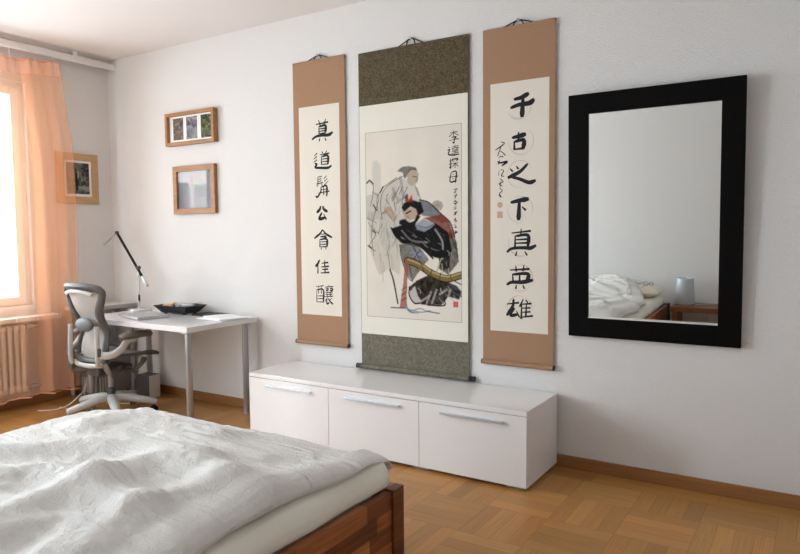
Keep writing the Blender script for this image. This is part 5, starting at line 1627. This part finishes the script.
MPROF = [(0.9, 0.2812), (0.20, 0.2812), (0.055, 0.283), (0.042, 0.292), (0.040, 0.334), (0.024, 0.3475), (-0.004, 0.352), (-0.012, 0.372), (-0.013, 0.395), (-0.004, 0.425), (0.010, 0.444), (0.036, 0.4535), (0.085, 0.455), (0.20, 0.456), (0.9, 0.456)]


def mattress_pt(a, b):
    x, y, nx_, ny_ = rounded_rim(a)
    f = b * (len(MPROF) - 1)
    i = min(int(f), len(MPROF) - 2)
    u = f - i
    ins = MPROF[i][0] * (1 - u) + MPROF[i + 1][0] * u
    z = MPROF[i][1] * (1 - u) + MPROF[i + 1][1] * u
    if ins < 0.03:
        ins -= 0.020 * max(0.0, ny_) + 0.003 * math.sin(17 * y + 9 * z)
    cx_, cy_ = (mx0 + mx1) / 2, (my0 + my1) / 2
    if ins > 0.25:
        return (cx_ + (x - cx_) * 0.02, cy_ + (y - cy_) * 0.02, z)
    return (x - nx_ * ins, y - ny_ * ins, z)


ma.grid(mattress_pt, 240, 39)
bmesh.ops.remove_doubles(ma.bm, verts=ma.bm.verts[:], dist=0.0004)
mo = tag(ma.build('mattress', M['sheet'], smooth=True), 'mattress in an ivory fitted sheet lying in the wooden bed frame', 'mattress')

# duvet: thick, rumpled, hanging a little over the foot and left side, lip rolled under at the right
RIDGES = [([(3.27, -2.66), (3.22, -2.48), (3.24, -2.39), (3.33, -2.37), (3.49, -2.36)], .046, .085), ([(2.86, -2.46), (2.92, -2.33), (3.07, -2.30), (3.23, -2.30)], .028, .07),
          ([(3.22, -2.29), (3.22, -2.17), (3.27, -2.08), (3.42, -2.05), (3.59, -2.07)], .044, .095), ([(2.58, -1.92), (2.64, -1.77), (2.85, -1.70), (3.10, -1.66)], .034, .085),
          ([(2.62, -2.32), (2.80, -2.12), (3.0, -2.00), (3.33, -1.96)], .034, .08), ([(3.62, -2.62), (3.55, -2.44), (3.55, -2.29), (3.58, -2.11)], .036, .075),
          ([(3.70, -2.42), (3.69, -2.15), (3.72, -1.94), (3.76, -1.70)], .022, .060), ([(3.60, -2.78), (3.52, -2.62), (3.45, -2.51)], .022, .04),
          ([(3.40, -2.86), (3.36, -2.66), (3.37, -2.52)], .020, .04), ([(2.62, -2.62), (2.90, -2.52), (3.10, -2.56)], .026, .06), ([(2.95, -1.84), (3.2, -1.80), (3.5, -1.84)], .016, .04)]
RIDGES = [(np.array([[q.x, q.y] for q in catmull([(a, b, 0) for a, b in P_], 5)]), am, sg) for P_, am, sg in RIDGES]


def ridge_h(x, y):
    h = 0.0
    for P_, am, sg in RIDGES:
        a, b = P_[:-1], P_[1:]
        v = b - a
        t = np.clip(((x - a[:, 0]) * v[:, 0] + (y - a[:, 1]) * v[:, 1]) / (v * v).sum(1), 0, 1)
        dx_, dy_ = x - a[:, 0] - t * v[:, 0], y - a[:, 1] - t * v[:, 1]
        dd = dx_ * dx_ + dy_ * dy_
        i = int(dd.argmin())
        dist = math.sqrt(dd[i])
        s = sg
        h += am * math.exp(-(dist / s) ** 2)
    return h


HX, HY = np.linspace(2.20, 3.95, 176), np.linspace(-3.75, -1.40, 236)
HM = np.array([[ridge_h(x, y) for x in HX] for y in HY])
HM = soften(HM, 10)


def ridge_at(x, y):
    fx = min(max((x - 2.20) / 0.01, 0), 174.999)
    fy = min(max((y + 3.75) / 0.01, 0), 234.999)
    i, j = int(fx), int(fy)
    u, v = fx - i, fy - j
    return (HM[j, i] * (1 - u) + HM[j, i + 1] * u) * (1 - v) + (HM[j + 1, i] * (1 - u) + HM[j + 1, i + 1] * u) * v


def smooth01(t):
    t = max(0.0, min(1.0, t))
    return t * t * (3 - 2 * t)


def duvet_top(x, y):
    head = smooth01((-2.80 - y) / 0.45)
    z = 0.505 - 0.052 * smooth01((y + 1.82) / 0.36) + ridge_at(x, y) * (1 - head)
    q = noise.noise(Vector((x * 3.1, y * 2.6, 1.7)))
    z += 0.014 * q
    wv = noise.noise(Vector((x * 3.0, y * 3.0, 6.1))) * 0.9
    for fx, fy, am in ((4.0, 9.0, .0030), (9.0, 26.0, .0044), (20.0, 60.0, .0022)):
        n_ = 1 - abs(noise.noise(Vector((x * fx + wv * 2, y * fy + x * 3.5 + wv * 2, fx))))
        z += am * (n_ ** 3 - 0.4) * (1 + 2.2 * head)
    # heaped over the pillows at the head end
    m_ = math.exp(-((x - 3.22) / 0.42) ** 4 - ((y + 3.36) / 0.26) ** 4)
    z += 0.125 * m_
    if head > 0:
        n_ = 1 - abs(noise.noise(Vector((x * 7 + 2 * wv, y * 9 - x * 4, 3.3))))
        z += head * 0.055 * (n_ ** 2 - 0.5)
    return z


DL, DN = 2.285, -3.66


def right_edge(y):
    return 3.790 - 0.014 * smooth01((y + 1.75) / 0.25) + 0.012 * math.sin(y * 7.3 + 1) + 0.008 * math.sin(y * 17) - 0.17 * smooth01((-2.9 - y) / 0.5) + 0.006 * math.exp(-((y + 1.52) / 0.07) ** 2)


def duvet_pt(a, b):
    yf = -1.448
    # along the bed
    if b < 0.10:
        t = b / 0.10
        y = yf - 0.045 * (1 - math.cos(t * PI / 2)) - 0.004
        drop = 0.060 * (1 - math.sin(t * PI / 2)) ** 1.15
    else:
        t = (b - 0.10) / 0.90
        y = yf - 0.049 + (DN - (yf - 0.049)) * t
        drop = 0.0
    xe = right_edge(y)
    if a < 0.10:
        t = a / 0.10
        x = DL + 0.10 * (1 - math.cos(t * PI / 2))
        d2_ = 0.20 * (1 - math.sin(t * PI / 2)) ** 1.1
        z = duvet_top(x, y) - d2_ - drop
    elif a < 0.84:
        t = (a - 0.10) / 0.74
        xa, xb = DL + 0.10, xe - 0.12
        x = xa + (xb - xa) * t
        z = duvet_top(x, y) - drop
    else:
        t = (a - 0.84) / 0.16
        zt = duvet_top(xe - 0.12, y) - drop
        zl = 0.463 + 0.008 * math.sin(y * 11) - drop * 0.6
        th = max(0.02, zt - zl)
        prof = [(0, 0, 1.0), (0.2, 0.045, 0.97), (0.4, 0.085, 0.84), (0.55, 0.108, 0.62), (0.68, 0.120, 0.34), (0.78, 0.118, 0.10), (0.86, 0.098, -0.02), (1.0, -0.12, -0.06)]
        ts = [q[0] for q in prof]
        x = xe - 0.12 + float(np.interp(t, ts, [q[1] for q in prof]))
        z = zl + th * float(np.interp(t, ts, [q[2] for q in prof]))
        z += 0.25 * (duvet_top(x, y) - duvet_top(xe - 0.12, y)) * (1 - t) - 0.040 * math.exp(-((y + 1.47) / 0.13) ** 2) * (0.45 + 0.55 * t)
    return (x, y, z)


du = MB().grid(duvet_pt, 210, 270).build('duvet', M['duvet'], smooth=False, fix=True)
du.data.shade_smooth()
tag(du, 'rumpled white cotton duvet spread over the bed', 'duvet')

for k, (x, y, rz, sx_, lab) in enumerate([(3.02, -3.42, 0.05, 0.30, 'ivory pillow buried under the duvet heap'), (3.600, -3.44, -0.10, 0.21, 'ivory pillow showing at the bed edge next to the low table')]):
    pw = MB()
    pw.lathe([(0.001, -1), (0.35, -0.97), (0.7, -0.80), (0.93, -0.42), (1.0, 0), (0.93, 0.42), (0.7, 0.80), (0.35, 0.97), (0.001, 1)], (0, 0, 0), 40)
    for v in pw.bm.verts:
        r_ = math.hypot(v.co.x, v.co.y)
        if r_ > 1e-6:
            m_ = max(abs(v.co.x), abs(v.co.y)) / r_
            s_ = 1 + 0.8 * (1 / m_ - 1)
            v.co.x *= s_
            v.co.y *= s_
        v.co.x *= sx_
        v.co.y *= 0.20
        v.co.z *= 0.055
        v.co.z += 0.004 * math.sin(v.co.x * 31) * math.cos(v.co.y * 27)
    o = tag(pw.build('pillow', M['pillow'], smooth=True), lab, 'pillow', 'pillows at the bed head')
    o.location = (x, y, MT + 0.054 if k else MT + 0.045)
    o.rotation_euler = (0, 0, rz)

eg = thing('eyeglasses', 'dark thin framed eyeglasses lying on the pillow', 'eyeglasses', (3.70, -3.40, MT + 0.112), 0.6)
for s in (-1, 1):
    MB().tube([(s * 0.035 + 0.026 * math.cos(q * PI / 10), 0, 0.020 + 0.019 * math.sin(q * PI / 10)) for q in range(21)], 0.0018, 6, caps=False).build('rim', M['black'], eg)
MB().tube([(-0.010, 0, 0.026), (0, 0, 0.029), (0.010, 0, 0.026)], 0.0018, 6).build('bridge', M['black'], eg)
for s in (-1, 1):
    MB().tube(catmull([(s * 0.062, 0, 0.026), (s * 0.066, 0.07, 0.026), (s * 0.064, 0.12, 0.016), (s * 0.062, 0.138, 0.001)], 4), 0.0017, 6).build('temple', M['black'], eg)

# ================================================================== LOW BEDSIDE TABLE AND ITS LAMP
ns = thing('bedside_table', 'low reddish brown wooden bedside table seen in the mirror', 'bedside table', (0, 0, 0))
MB().span((3.905, -3.735, 0.318), (4.640, -3.405, 0.368), 0.003).build('top', M['stool_wood'], ns)
for x in (3.915, 4.580):
    MB().span((x, -3.725, 0.0), (x + 0.050, -3.415, 0.3178), 0.003).build('leg', M['stool_wood'], ns)
tl = thing('table_lamp', 'unlit frosted glass table lamp on the low bedside table', 'table lamp', (4.010, -3.575, 0.368), 0)
MB().lathe([(0.080, 0.0), (0.083, 0.003), (0.083, 0.010), (0.070, 0.014)], (0, 0, 0), 36).build('base', M['steel_plate'], tl, smooth=True)
MB().lathe([(0.088, 0.0145), (0.092, 0.020), (0.078, 0.262), (0.074, 0.268), (0.070, 0.262), (0.083, 0.022)], (0, 0, 0), 40).build('lamp_shade', M['frost'], tl, smooth=True)
tag(MB().tube(catmull([(4.105, -3.60, 0.372), (4.20, -3.64, 0.372), (4.33, -3.70, 0.372), (4.36, -3.742, 0.35), (4.37, -3.743, 0.10), (4.40, -3.742, 0.02)], 8), 0.003, 8).build('lamp_cord', M['white_cable'], smooth=True),
    'pale cord running from the frosted lamp behind the bedside table', 'cord')
